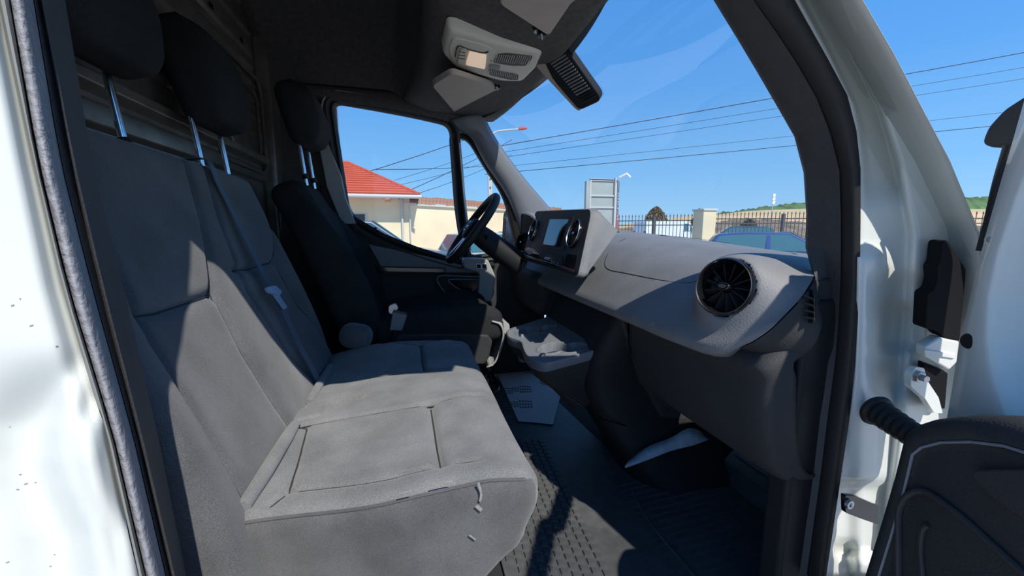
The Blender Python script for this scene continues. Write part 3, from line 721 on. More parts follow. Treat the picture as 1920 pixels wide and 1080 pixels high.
# document compartment lid on top: its outline is a recessed joint
lidO, lidN = V(.675, 0, 1.553), V(-.62, 0, .78)
def onlid(x, y):
    """point on the dash surface: march along the ray"""
    d = ray(x, y); t = .3
    def surf(p):
        s = [Vector(q) for q in dsec(p.y)]
        for a, b in zip(s[:-1], s[1:]):
            if b.x <= p.x <= a.x: f = (p.x-a.x)/(b.x-a.x+1e-9); return a.z+(b.z-a.z)*f
        return 1.3 if p.x < s[9].x else s[0].z
    while t < 3:
        p = CAM+d*t
        if p.x > .55 and p.z < surf(p)+.0006: return p
        t += .002
    return CAM+d*t
lid = [(1186, 444), (1168, 450), (1152, 460), (1139, 478), (1134, 496), (1142, 506), (1170, 512), (1230, 524), (1270, 530), (1296, 530), (1318, 520), (1335, 502)]
tube('lid_joint', [onlid(*q) for q in lid], .0017, 'black_plastic', dash, n=8, dense=70)
tube('lid_joint', [onlid(*q) for q in ((1230, 440), (1260, 443), (1320, 449), (1368, 456))], .0014, 'black_plastic', dash, n=8, dense=24)
# ---- centre display unit
sn_ = V(-.955, .02, .29).normalized()
f0 = [U(x, y, pl=((.515, 0, 1.62), sn_)) for x, y in ((1004, 396), (1110, 392), (1083, 520), (978, 486))]
fr = rpoly(f0, [.035, .035, .02, .03], 7)
cen = sum(fr, Vector())/len(fr)
back = [cen+(p-cen)*1.04+V(.10, 0, -.02) for p in fr]; back = [V(p.x, p.y, min(p.z, 1.64)) for p in back]; zb_ = min(p.z for p in fr); zt_f = max(p.z for p in fr)
back = [q.lerp(cen+(p-cen)*1.0+V(.035, 0, 0), 1-float(sstep(.25, .9, (p.z-zb_)/(zt_f-zb_)))) for p, q in zip(fr, back)]
mid = [cen+(p-cen)*1.03+V(.02, 0, 0) for p in fr]; mid2 = [(cen+(p-cen)*1.03+V(.02, 0, 0)).lerp(q, .45) for p, q in zip(fr, back)]
loft('display_housing', [[cen+(p-cen)*.985+V(.001, 0, 0) for p in fr], fr, mid, mid2, back], 'dash_plastic', dash, closec=True, angle=50)
fp = prism('display_face', [cen+(p-cen)*.985 for p in fr], V(.012, 0, 0), 'lower_plastic', dash, smooth=False)
def onf(x, y, h=.0): return U(x, y, pl=(V(.515, 0, 1.62)+sn_*h, sn_))
prism('bezel', rpoly([onf(x, y, .002) for x, y in ((1024, 405), (1076, 405), (1056, 470), (1008, 462))], .008), sn_*-.003, 'gloss_black', fp, smooth=False).data.materials[0] = M['black_plastic']
prism('screen', [onf(x, y, h) for x, y, h in ((1031, 411, .0022), (1066, 411, .0022), (1049, 462, .0062), (1018, 458, .0062))], sn_*-.002, 'screen_glass', fp, smooth=False)
inset_lathe_vent('air_vent', onf(1078, 438, .004), sn_, (0, 0, 1), .047, dash)
inset_lathe_vent('air_vent', onf(1001, 432, .004), sn_, (0, 0, 1), .047, dash)
prism('control_strip', rpoly([onf(x, y, .004) for x, y in ((990, 462), (1055, 480), (1053, 498), (984, 475))], .006), sn_*-.006, 'black_plastic', dash, bevel=.001)
prism('storage_slot', rpoly([onf(x, y, .001) for x, y in ((1063, 476), (1082, 478), (1078, 507), (1056, 500))], .005), sn_*-.0015, 'gloss_black', dash, smooth=False)
prism('lower_trim_bar', [onf(x, y, .012) for x, y in ((980, 476), (1076, 506), (1074, 511), (978, 480))], sn_*-.014, 'gloss_black', dash, bevel=.002)
prism('rotary_key', rpoly([onf(x, y, .03) for x, y in ((983, 468), (990, 463), (1000, 474), (992, 478))], .005), sn_*-.03, 'steel', dash, bevel=.002)
prism('toggle_button', rpoly([onf(x, y, .012) for x, y in ((1021, 482), (1029, 483), (1027, 488), (1020, 486))], .002), sn_*-.008, 'chrome', dash, bevel=.001)
for x in (1033, 1038, 1044): prism('strip_button', [onf(x, 488+(x-1033)*.3, .006), onf(x+3, 489+(x-1033)*.3, .006), onf(x+3, 492+(x-1033)*.3, .006), onf(x, 491+(x-1033)*.3, .006)], sn_*-.003, 'tray_grey', dash, smooth=False)
for x in (982, 988): tube('key_hook', [U(x, 492, X=.50), U(x-3, 506, X=.50)], .002, 'steel', dash, n=6)
# ---- lower front of dash: recessed panel, USB sockets, centre stack down to the floor
lp = [(.64, 1.40), (.66, 1.36), (.665, 1.28), (.69, 1.24)]
loft('lower_dash', [[(x, y, z) for x, z in lp] for y in (1.09, 1.3, 1.6, 2.19)], 'black_plastic', dash, nu=10, solid=.006)
soc = prism('socket_panel', rpoly([U(x, y, X=.652) for x, y in ((1000, 537), (1056, 556), (1053, 586), (1000, 560))], .008), (-.008, 0, 0), 'gloss_black', dash, bevel=.002)
for x, y in ((1010, 545), (1043, 559)):
    prism('socket', [U(x-5, y-5, X=.640), U(x+5, y-2, X=.640), U(x+4, y+4, X=.640), U(x-5, y+1, X=.640)], (-.004, 0, 0), 'belt_blue', soc, bevel=.001)
cst2 = [[(.60, 1.12, 1.25), (.60, 1.30, 1.26), (.60, 1.62, 1.26), (.62, 1.66, 1.24)], [(.60, 1.135, 1.12), (.58, 1.30, 1.12), (.58, 1.60, 1.12), (.62, 1.64, 1.12)],
        [(.66, 1.10, .98), (.64, 1.25, .97), (.66, 1.5, .97), (.74, 1.60, .97)], [(.74, 1.05, .86), (.70, 1.20, .84), (.74, 1.45, .84), (.84, 1.56, .84)], [(.80, 1.02, .79), (.715, 1.18, .785), (.76, 1.42, .785), (.88, 1.54, .785)]]
cst2 = [[(1.02, r[0][1]-.02, r[0][2])]+r+[(1.05, r[-1][1]+.05, r[-1][2])] for r in cst2]
cst2 = [[(1.02, 1.09, 1.40), (.66, 1.09, 1.40), (.66, 1.3, 1.40), (.66, 1.62, 1.40), (.66, 1.68, 1.40), (1.05, 1.75, 1.40)]]+cst2
loft('centre_stack', cst2, 'black_plastic', dash, nu=40, nv=30)
tube('stack_joint', [U(x, y, Y=1.10) for x, y in ((1062, 742), (1090, 760), (1130, 785), (1180, 800))], .002, 'gloss_black', dash, dense=16, n=6)
# flank between the stack and the glove box
prism('stack_flank', [V(.62, 1.09, 1.395), V(.70, 1.09, 1.20), V(.80, 1.09, 1.02), V(1.05, 1.09, .95), V(1.05, 1.09, 1.395)], (0, .03, 0), 'lower_plastic', dash, bevel=.01)
# ---- glove box under the near side
gb = [(.68, 1.45), (.622, 1.40), (.630, 1.36), (.640, 1.28), (.655, 1.215), (.675, 1.175), (.72, 1.155), (.90, 1.15)]
rows = []
for y, o in ((.548, .055), (.556, .018), (.58, .002), (.64, 0), (.80, 0), (.98, .004), (1.05, .012), (1.085, .05)):
    rows.append([(x+o, y, z+.012*(o > .03)) for x, z in gb])
loft('glove_box', rows, 'lower_plastic', dash, nu=26, nv=36, solid=.004)
st(box('trim_10', (.70, .55, .76), (1.34, .60, 1.52), 'black_plastic', bevel=.01))
# ---- cup holder tray
tray = thing('cup_holder_console', 'grey plastic cup holder tray sticking out below the centre dash', 'cup holder', (.48, 1.38, 1.1))
def tz(x): return 1.262-(.62-x)*.20
ol = rpoly([V(.66, 1.15, tz(.66)), V(.66, 1.66, tz(.66)), V(.395, 1.62, tz(.395)), V(.372, 1.52, tz(.37)), V(.405, 1.43, tz(.40)), V(.385, 1.33, tz(.385)), V(.378, 1.24, tz(.38)), V(.405, 1.165, tz(.40))], [.01, .01, .03, .04, .03, .04, .05, .03], 5)
c0 = sum(ol, Vector())/len(ol)
cups = []
for cxm, cym in ((.475, 1.275), (.535, 1.225), (.465, 1.535), (.53, 1.50)):
    cups.append((cxm, cym, .047 if cxm < .5 else .040))
# top plate as a fine grid with sunk wells
NXg, NYg = 90, 150
import itertools
from math import hypot
xs = np.linspace(.36, .66, NXg); ys = np.linspace(1.14, 1.67, NYg)
def inside(x, y):
    r = False; n = len(ol); j = n-1
    for i in range(n):
        if (ol[i].y > y) != (ol[j].y > y) and x < (ol[j].x-ol[i].x)*(y-ol[i].y)/(ol[j].y-ol[i].y)+ol[i].x: r = not r
        j = i
    return r
vs = []; idx = {}; fs = []
for i, x in enumerate(xs):
    for j, y in enumerate(ys):
        if not inside(x, y): continue
        z = tz(x); d = min(hypot(x-a, y-b)-r for a, b, r in cups)
        z -= .12*float(sstep(.002, -.006, d)) if d < .002 else 0
        z += .004*math.exp(-((d-.006)/.004)**2)
        idx[(i, j)] = len(vs); vs.append(V(x, y, z))
for i in range(NXg-1):
    for j in range(NYg-1):
        q = [(i, j), (i+1, j), (i+1, j+1), (i, j+1)]
        if all(k in idx for k in q): fs.append([idx[k] for k in q])
mesh('tray_top', vs, fs, 'tray_grey', tray, angle=55)
rim = [ol, [p+V(0, 0, .004) for p in ol], [c0+(p-c0)*1.025+V(0, 0, .002) for p in ol], [c0+(p-c0)*1.03+V(0, 0, -.010) for p in ol], [c0+(p-c0)*1.0+V(.0, 0, -.03) for p in ol]]
loft('tray_rim', rim, 'light_grey_plastic', tray, closec=True).data.materials[0] = M['tray_grey']
body = [[c0+(p-c0)*1.0+V(.0, 0, -.03) for p in ol], [V(c0.x+(p.x-c0.x)*.96+.02, c0.y+(p.y-c0.y)*.97, p.z-.07) for p in ol], [V(c0.x+(p.x-c0.x)*.7+.07, c0.y+(p.y-c0.y)*.85, p.z-.13) for p in ol], [V(c0.x+(p.x-c0.x)*.4+.12, c0.y+(p.y-c0.y)*.7, p.z-.21) for p in ol]]
loft('tray_body', body, 'lower_plastic', tray, closec=True, cap=True)
for y in (1.235, 1.50):
    lathe('coin_clip', [(0, 0), (.010, 0), (.012, -.004), (.011, -.02)], V(.425, y, tz(.425)+.006), (-.1, 0, 1), 'steel', tray, n=14)
# ---- driver's side: instrument hood, left vent, steering column, wheel
hood = [[V(.60, y, 1.60), V(.60-.05*(1-abs(t)), y, 1.60+.125*(1-t*t)**.6), V(.72, y, 1.60+.10*(1-t*t)**.6), V(.85, y, 1.61)] for t, y in ((t, 1.93+.20*t) for t in np.linspace(-.98, .98, 13))]
loft('instrument_hood', [[p[1] for p in hood], [p[1].lerp(p[2], .08)+V(0, 0, .006) for p in hood], [p[2] for p in hood], [p[3] for p in hood]], 'console_plastic', dash, nv=14, nu=30, solid=.012).data.materials[0] = M['tray_grey']
prism('instrument_panel', [V(.64, 1.93+.18*math.cos(a), 1.60+.10*max(0, math.sin(a))) for a in np.linspace(0, math.pi, 14)], (.02, 0, 0), 'light_grey_plastic', dash)
inset_lathe_vent('air_vent', V(.60, 2.12, 1.58), V(-.9, -.3, .2), (0, 0, 1), .045, dash)
box('knee_panel', (.56, 1.70, 1.25), (.68, 2.17, 1.45), 'lower_plastic', dash, bevel=.03)
wh = thing('steering_wheel', 'black leather steering wheel with a star badge on its hub', 'steering wheel', (.285, 1.87, 1.65))
wc = V(.285, 1.87, 1.652); wax = V(-.80, 0, .60).normalized(); wup = V(.60, 0, .80).normalized(); wsd = V(0, 1, 0); R = .188
rows = []
for i in range(56):
    a = 2*math.pi*i/56; d = wsd*math.cos(a)+wup*math.sin(a); rr = R*(1-.04*(math.sin(a) < -.8)); c = wc+d*rr
    rows.append([c+d*math.cos(b)*.0165+wax*math.sin(b)*.019 for b in np.linspace(0, 2*math.pi, 14, endpoint=False)])
rows.append(rows[0])
loft('rim', rows, 'seal_rubber', wh, closec=True, angle=180)
hub = rpoly([wc+wsd*a+wup*b-wax*.012 for a, b in ((-.085, .045), (0, .06), (.085, .045), (.07, -.045), (0, -.07), (-.07, -.045))], .035, 5)
prism('hub_pad', hub, wax*.035, 'black_plastic', wh, bevel=.01, taper=.82)
for a, b in ((0, 1), (180, 1), (250, 0), (290, 0)):
    an = math.radians(a); d = wsd*math.cos(an)+wup*math.sin(an); t = wsd*-math.sin(an)+wup*math.cos(an)
    prism('spoke', [wc+d*.05+t*.020-wax*.012, wc+d*(R-.005)+t*.014-wax*.004, wc+d*(R-.005)-t*.014-wax*.004, wc+d*.05-t*.020-wax*.012], wax*.016, 'black_plastic' if b else 'steel', wh, bevel=.003)
eb = wc+wax*.0265
ring = [eb+(wsd*math.cos(a)+wup*math.sin(a))*.026 for a in np.linspace(0, 2*math.pi, 29)]
em = tube('emblem', ring, .0022, 'chrome', wh, n=8)
for k in range(3):
    an = math.radians(90+120*k); d = wsd*math.cos(an)+wup*math.sin(an); t = wsd*-math.sin(an)+wup*math.cos(an)
    prism('star_arm', [eb+t*.005, eb+d*.025, eb-t*.005], wax*.002, 'chrome', em, smooth=False)
tube('steering_column', [wc-wax*.01, wc-wax*.08, wc-wax*.30], [.045, .052, .060], 'black_plastic', dash, n=24)
tube('column_stalk', [wc-wax*.07+V(0, -.06, 0), wc-wax*.055+V(0, -.13, .01), wc-wax*.05+V(0, -.165, .012)], [.007, .007, .010], 'black_plastic', dash, dense=10)
tube('column_stalk', [wc-wax*.07+V(0, .06, 0), wc-wax*.055+V(0, .13, .01), wc-wax*.05+V(0, .165, .012)], [.007, .007, .010], 'black_plastic', dash, dense=10)

# ================================================================== OVERHEAD
oc = thing('overhead_console', 'beige plastic roof console with a lit reading lamp and slotted grilles', 'roof console', (.3, 1.37, 2.2))
ON = V(.05, 0, -1).normalized(); OO = V(.3, 1.37, 2.215)
def op(x, y, h=0): return U(x, y, pl=(OO+ON*h, ON))
cpx_ = [(843, 55), (878, 62), (940, 82), (1016, 97), (1004, 126), (979, 151), (940, 150), (890, 136), (852, 122), (832, 100)]
cp = rpoly([op(x, y) for x, y in cpx_], .02, 4); cc = sum(cp, Vector())/len(cp)
loft('console_bezel', [[cc+(p-cc)*1.05+V(0, 0, .03) for p in cp], [cc+(p-cc)*1.03+V(0, 0, .008) for p in cp], cp, [cc+(p-cc)*.97+V(0, 0, -.004) for p in cp], [cc+(p-cc)*.9+V(0, 0, -.004) for p in cp], [cc+(p-cc)*.02+V(0, 0, -.004) for p in cp]], 'console_plastic', oc, closec=True, angle=50)
def opp(name, px, r, th, m, par, h=.004, bevel=.001): return prism(name, rpoly([op(x, y, h) for x, y in px], r, 5), ON*th, m, par, bevel=bevel)
o1 = opp('lamp_surround', ((850, 68), (908, 82), (926, 92), (916, 98), (912, 126), (885, 128), (848, 112), (842, 90)), .02, .004, 'console_plastic', oc)
tube('surround_groove', [op(x, y, .009) for x, y in ((916, 97), (905, 99), (880, 93), (862, 86), (856, 92), (853, 106))], .0022, 'gloss_black', oc, dense=30, n=8)
sw = opp('lamp_switch', ((862, 92), (874, 89), (872, 120), (858, 116)), .006, .006, 'console_plastic', oc, .009)
for y in (97, 103, 109): tube('switch_rib', [op(861-(y-97)*.1, y, .016), op(872, y+2, .016)], .0012, 'console_dark', sw, n=6)
opp('reading_lamp', ((880, 95), (912, 102), (909, 128), (873, 120)), .008, .004, 'lamp_lens', oc, .009)
lm = M['lamp_lens'].node_tree.nodes['Principled BSDF']; lm.inputs['Emission Color'].default_value = (1, .70, .45, 1); lm.inputs['Emission Strength'].default_value = .28
gr = opp('speaker_grille', ((934, 101), (950, 99), (1000, 105), (985, 122), (960, 122), (925, 116)), .006, .003, 'console_dark', oc, .004)
for k in range(17):
    x = 928+k*4; tube('grille_bar', [op(x+5+(k > 8)*2, 103+k*.15, .008), op(x, 116+k*.35, .008)], .0011, 'console_plastic', gr, n=6)
opp('round_button', ((919, 120), (938, 123), (936, 131), (917, 127)), .006, .004, 'tray_grey', oc, .005)
g2_ = opp('lower_grille', ((916, 129), (972, 140), (971, 149), (955, 148), (918, 139)), .006, .003, 'console_dark', oc, .004)
for k in range(16): x = 918+k*3.4; tube('grille_bar', [op(x, 130+k*.65, .008), op(x-1, 139+k*.62, .008)], .0010, 'console_plastic', g2_, n=6)
# sun visors
def visor(nm, label, px, px2, hook, m='visor_vinyl'):
    t = thing(nm, label, 'sun visor', tuple(px[0]), 'sun visors')
    del t['group']
    poly = rpoly(px, px2, 5); nn = (poly[4]-poly[0]).cross(poly[-5]-poly[0]).normalized()
    if nn.z > 0: nn = -nn
    prism('visor_board', poly, nn*.018, m, t, bevel=.006)
    h, hd = hook
    lathe('hook_socket', [(0, .0), (.020, 0), (.024, -.006), (.024, -.012)], h, nn, 'gloss_black', t, n=18)
    prism('clip', [h+V(-.012, -.01, 0), h+V(.012, -.008, 0), h+V(.010, .012, 0), h+V(-.010, .010, 0)], nn*.016, 'gloss_black', t, bevel=.002)
    tube('hinge_pin', [h+nn*.012+V(-.006, -.012, 0), h+nn*.020, h+nn*.012+V(.006, .012, 0)], .004, 'steel', t, n=8)
    return t
vN = V(.22, .10, -1).normalized(); vO = V(.25, 1.65, 2.212)
def vp(x, y, h=0): return U(x, y, pl=(vO+vN*h, vN))
visor('sun_visor', 'brown-grey sun visor folded up on the driver side of the roof console', [vp(x, y) for x, y in ((846, 126), (918, 150), (938, 162), (876, 218), (858, 212), (808, 150))], [.03, .02, .01, .01, .02, .04], (vp(931, 158, .006), 0))
vO2 = V(.42, .95, 2.215); vN2 = V(.15, 0, -1).normalized()
def vp2(x, y, h=0): return U(x, y, pl=(vO2+vN2*h, vN2))
visor('sun_visor', 'grey sun visor at the top edge of the windscreen nearest the open door', [vp2(x, y) for x, y in ((930, -10), (955, -40), (1110, -110), (1160, -60), (1072, -12), (1030, 52), (1022, 52))], [.03, .03, .02, .02, .02, .01, .01], (vp2(1014, 58, .006), 0))
# camera / sensor housing below the header
sh_ = thing('windscreen_sensor_housing', 'long black ribbed sensor cover hanging at the top of the windscreen', 'sensor cover', (.6, 1.38, 2.1))
A4 = [U(1010, 120, Y=1.42), U(1060, 88, Y=1.32), U(1130, 188, Y=1.32), U(1086, 208, Y=1.42)]
nn = V(-.55, -.45, -.7).normalized()
pr = rpoly(A4, [.01, .01, .03, .02], 5)
prism('cover_body', pr, -nn*.035, 'gloss_black', sh_, bevel=.006).data.materials[0] = M['black_plastic']
prism('cover_flank', rpoly([U(1004, 124, Y=1.425), U(1018, 112, Y=1.40), U(1094, 198, Y=1.40), U(1086, 209, Y=1.43), U(1078, 204, Y=1.44)], .008), V(.02, .03, .02), 'visor_vinyl', sh_, bevel=.003)
for k in range(17):
    t = .05+k*.052; a = A4[1].lerp(A4[2], t).lerp(A4[0].lerp(A4[3], t), .12); b = A4[1].lerp(A4[2], t).lerp(A4[0].lerp(A4[3], t), .66)
    tube('cooling_rib', [a+nn*.0025, b+nn*.0025], .0032, 'tray_grey' if k < 14 else 'black_plastic', sh_, n=6)

# ================================================================== THE OPEN PASSENGER DOOR
DN_ = Vector((-.94, .34, 0)).normalized(); DD = Vector((-.34, -.94, 0)).normalized()
P1 = V(.665, .375, 0); P2 = V(.755, .36, 0)
d2 = thing('passenger_door', 'white van door standing wide open with black grained inner trim', 'door', (.70, .30, .75))
def dpt(s, z, o=P1, h=0): q = o+DD*s+DN_*h; return V(q.x, q.y, z)
def dpx(x, y, h=0, o=P1): return U(x, y, pl=(o+DN_*h, DN_))
# grained inner trim: front edge, rolled top, face
tr_out = [dpx(1605, 1080), dpx(1640, 965), dpx(1665, 880), dpx(1683, 808), dpx(1700, 793), dpx(1735, 781), dpx(1790, 775), dpx(1850, 777), dpx(1915, 792), dpx(1990, 815)]
zt = tr_out[-1].z
tr_out = [V(tr_out[0].x, tr_out[0].y, .72)]+tr_out+[dpt(.55, zt+.02), dpt(.90, zt+.04), dpt(.93, 1.2), dpt(.93, .72)]
tcen = dpt(.45, 1.05)
def shr(p, d): v = (tcen-p); return p+v.normalized()*d
loft('door_trim', [[p-DN_*.085 for p in tr_out], [p-DN_*.03 for p in tr_out], [shr(p, .004)-DN_*.010 for p in tr_out], [shr(p, .012)-DN_*.002 for p in tr_out], [shr(p, .030)+DN_*.002 for p in tr_out],
                   [shr(p, .036)-DN_*.004 for p in tr_out], [shr(p, .045)-DN_*.002 for p in tr_out], [tcen for p in tr_out]], 'lower_plastic', d2, closec=True, angle=60)
edge = [shr(p, .034)+DN_*.001 for p in tr_out[1:12]]
tube('trim_seam', edge, .0018, 'tray_grey', d2, n=6)
arch = [dpx(x, y, .001) for x, y in ((1684, 1080), (1684, 1000), (1686, 955), (1700, 930), (1722, 920), (1745, 926), (1800, 966), (1860, 1020), (1920, 1075))]
tube('map_pocket_edge', arch, .004, 'lower_plastic', d2, dense=40, n=8)
tube('map_pocket_edge', [dpx(x, y, .001) for x, y in ((1730, 1080), (1726, 1030), (1730, 995), (1740, 985))], .003, 'lower_plastic', d2, dense=16, n=8)
pad = rpoly([dpx(x, y, .001) for x, y in ((1826, 888), (1850, 880), (1990, 880), (2060, 960), (2060, 1030), (1975, 1000), (1880, 940))], .02, 5)
prism('arm_pad', pad, DN_*.008, 'tray_grey', d2, bevel=.003).data.materials[0] = M['lower_plastic']
# white inner shell of the door, upper front post
XL = [(120, 1936), (180, 1920), (260, 1898), (430, 1850), (620, 1802), (790, 1768), (1080, 1725)]
XR = [(120, 2030), (250, 1975), (360, 1925), (480, 1884), (560, 1868), (640, 1866), (700, 1876), (790, 1908), (900, 1960), (1080, 2040)]
rows = []
for y in np.linspace(120, 1080, 60):
    a = cv(XL, y); b = cv(XR, y); r = []
    tw = float(sstep(330, 430, y)); dw = float(sstep(330, 430, y))
    for t, hh in ((-.001, -.03-.09*dw), (0, -.02), (.0, -.006), (.06, 0), (.45, .004), (.8, .006), (.92, .004), (1.0, -.004), (1.15, -.022), (1.15+.2*tw, -.030), (1.16+1.04*tw, -.030)):
        x = a+(b-a)*t; p = dpx(x, y, 0, P2)+DN_*hh
        r.append(p)
    rows.append(r)
rows = rows+[[V(p.x, p.y, .72) for p in rows[-1]]]
loft('door_inner_frame', rows, 'white_paint', d2, angle=180, solid=.002)
for x, y in ((1821, 640),): lathe('rubber_plug', [(0, .006), (.010, .005), (.0125, .001), (.0125, -.004)], dpx(x, y, 0, P2), DN_, 'seal_rubber', d2, n=20)
lathe('dimple', [(.004, .003), (.007, .002), (.009, 0)], dpx(1859, 449, .002, P2), DN_, 'white_paint', d2, n=16)
ds = prism('door_skin', [dpt(.0, .60, P2, -.10), dpt(1.0, .60, P2, -.10), dpt(1.0, 1.48, P2, -.10), dpt(.0, 1.44, P2, -.10)], -DN_*.02, 'white_paint', d2, bevel=.008)
wf = [dpx(2090, 140, -.02, P2), dpx(2110, 60, -.02, P2), dpt(.40, 2.02, P2, -.05), dpt(.52, 2.10, P2, -.055), dpt(.97, 2.12, P2, -.055), dpt(.99, 1.48, P2, -.04)]
tube('window_frame', wf, .026, 'white_paint', d2, dense=60, n=12)
mesh('door_glass', [dpt(.14, 1.46, P2, -.05), dpt(.20, 1.70, P2, -.05), dpt(.36, 1.98, P2, -.05), dpt(.52, 2.10, P2, -.055), dpt(.97, 2.12, P2, -.055), dpt(.99, 1.48, P2, -.05)], [(0, 1, 2, 3, 4, 5)], 'window_glass', d2, smooth=False)
# black mirror corner that shows past the door post
mo = [dpx(x, y, -.10, P2) for x, y in ((1838, 268), (1850, 238), (1880, 205), (1925, 176), (1960, 176), (1960, 240), (1925, 262), (1880, 277), (1850, 276))]
prism('mirror_arm', rpoly(mo, .008), -DN_*.05+V(0, 0, -.004), 'black_plastic', d2, bevel=.006)
mp3 = [dpt(s_, z_, P2, -.09) for s_, z_ in ((.02, 1.46), (.23, 1.46), (.25, 1.55), (.25, 1.86), (.21, 1.93), (.05, 1.93), (.01, 1.86), (.0, 1.55))]
mh = prism('mirror_housing', rpoly(mp3, .03, 4), -DN_*.13, 'black_plastic', d2, bevel=.02, taper=.85)
prism('mirror_glass', [p+DN_*.002 for p in rpoly([dpt(s_, z_, P2, -.09) for s_, z_ in ((.035, 1.56), (.22, 1.56), (.22, 1.90), (.035, 1.90))], .02, 4)], DN_*.003, 'chrome', mh, smooth=False)
tube('outer_seal', [dpx(x, y, -.07, P2) for x, y in ((1892, 272), (1872, 340), (1856, 410), (1840, 470))], .006, 'seal_rubber', d2, dense=12)
# ---- hardware between door and jamb
def jp(x, y, Y=.47): return U(x, y, Y=Y+.06 if Y < .47 else Y)
hg = prism('door_hinge', rpoly([jp(x, y) for x, y in ((1708, 700), (1718, 688), (1733, 690), (1738, 712), (1760, 745), (1768, 775), (1752, 775), (1735, 748), (1708, 725))], .004), (0, .01, 0), 'white_paint', d2, bevel=.002)
lathe('bolt', [(0, .014), (.006, .014), (.0065, .006), (.010, .005), (.0115, 0)], jp(1722, 706, .408), (-.2, -1, 0), 'steel', hg, n=6, angle=20)
prism('stop_box', [jp(x, y, .415) for x, y in ((1731, 682), (1778, 700), (1772, 768), (1762, 766), (1730, 728))], (.02, .02, 0), 'matte_black', hg, bevel=.003)
hc = prism('hinge_cap', rpoly([jp(x, y, .40) for x, y in ((1734, 650), (1762, 632), (1800, 640), (1795, 680), (1780, 695), (1734, 668))], .004), (.01, .02, 0), 'white_plastic', d2, bevel=.004)
prism('cap_ridge', rpoly([jp(x, y, .397) for x, y in ((1734, 656), (1790, 664), (1790, 672), (1734, 664))], .001), (.01, .004, 0), 'white_plastic', hc, bevel=.001)
cw = tag(prism('cowl_corner', rpoly([jp(x, y, .40) for x, y in ((1766, 452), (1777, 449), (1790, 468), (1812, 505), (1808, 560), (1800, 640), (1770, 634), (1757, 620), (1734, 616), (1738, 550), (1752, 542), (1757, 520), (1755, 500), (1762, 490))], .006), (.02, .03, 0), 'matte_black', bevel=.004), 'black plastic cowl corner on the white jamb above the hinge cap', 'trim')
# corrugated cable gaiter
g0, g1 = U(1640, 768, Y=.49), U(1728, 826, Y=.41)
rows = []; ax_ = (g1-g0).normalized()
prof = []; Ln = (g1-g0).length
prof.append((0.001, -.002)); prof.append((.026, -.002)); prof.append((.029, .003)); prof.append((.027, .008))
for k in range(7):
    h = .010+k*.0125; prof += [(.0215-.0006*k, h), (.0235-.0006*k, h+.004), (.0235-.0006*k, h+.007), (.0205-.0006*k, h+.0105)]
lathe('cable_gaiter', prof, g0, ax_, 'seal_rubber', d2, n=32, angle=60)
cs = prism('check_strap', rpoly([jp(x, y, .425) for x, y in ((1576, 924), (1598, 926), (1640, 944), (1638, 978), (1608, 968), (1577, 956))], .004), (0, -.008, 0), 'gloss_black', d2, bevel=.002)
lathe('screw_head', [(0, .003), (.003, .003), (.004, .005), (.008, .005), (.009, 0)], jp(1590, 944, .416), (0, -1, 0), 'steel', cs, n=20)
# ================================================================== FLOOR MATS
fm = thing('rubber_floor_mat', 'black moulded rubber mat with raised treads on the cab floor', 'mat', (.6, 1.0, .782))
MZ = .792
mp = rpoly([V(.20, .56, .783), V(1.03, .56, .783), V(1.05, 1.08, .783), V(.74, 1.16, .783), V(.68, 1.95, .783), V(.20, 1.95, .783)], .06, 5)
prism('mat_base', mp, (0, 0, MZ-.783), 'rubber_mat', fm, bevel=.002)
loft('mat_ramp', [[V(1.02, y, MZ), V(1.10, y, .86), V(1.20, y, .955), V(1.30, y, 1.13)] for y in (.60, .85, 1.08)], 'rubber_mat', fm, solid=.006)
def mfl(x, y): p = U(x, y, Z=MZ); return p
# tread blocks on a sheared lattice read off the photograph
A0 = mfl(1100, 1000); e1 = mfl(1119.5, 1004)-A0; e2 = mfl(1107, 1014)-A0
xl_ = [mfl(x, y) for x, y in ((1215, 1080), (1196, 1040), (1150, 960), (1105, 890), (1060, 800))]
pb = None; cnt = 0
for i in range(-16, 14):
    for j in range(-22, 16):
        c = A0+e1*i+e2*j
        if not (.22 < c.x < float(np.interp(c.y, [p.y for p in xl_], [p.x for p in xl_])) and .60 < c.y < 1.45): continue
        if pb is None:
            q = [V(0, 0, 0)-e1*.39-e2*.36, V(0, 0, 0)+e1*.39-e2*.36, V(0, 0, 0)+e1*.39+e2*.36, V(0, 0, 0)-e1*.39+e2*.36]
            pb = prism('tread_block', [V(p.x+c.x, p.y+c.y, MZ) for p in q], (0, 0, .005), 'rubber_mat', fm, taper=.80, smooth=False); ref = c.copy(); cnt += 1
        elif cnt < 300:
            o = pb.copy(); COL.objects.link(o); o.parent = fm; o.location = pb.location+(c-ref); cnt += 1
for k in range(24):
    y = .60+k*.026
    if y < 1.1: ribbon('mat_rib', [V(float(np.interp(y, [p.y for p in xl_], [p.x for p in xl_]))+.06, y, MZ+.001), V(.86, y+.012, MZ+.001), V(1.0, y+.02, MZ+.001)], .007, 'rubber_mat', fm, th=.004, dense=8)
for k in range(9): ribbon('mat_rib', [V(1.03+k*.03, .62, .80+k*.028), V(1.03+k*.03, 1.06, .80+k*.028)], .006, 'rubber_mat', fm, th=.004)
tube('mat_lip', [V(.66, .60, MZ+.002), V(.655, .9, MZ+.002), V(.68, 1.05, MZ+.002)], .004, 'rubber_mat', fm, dense=20)
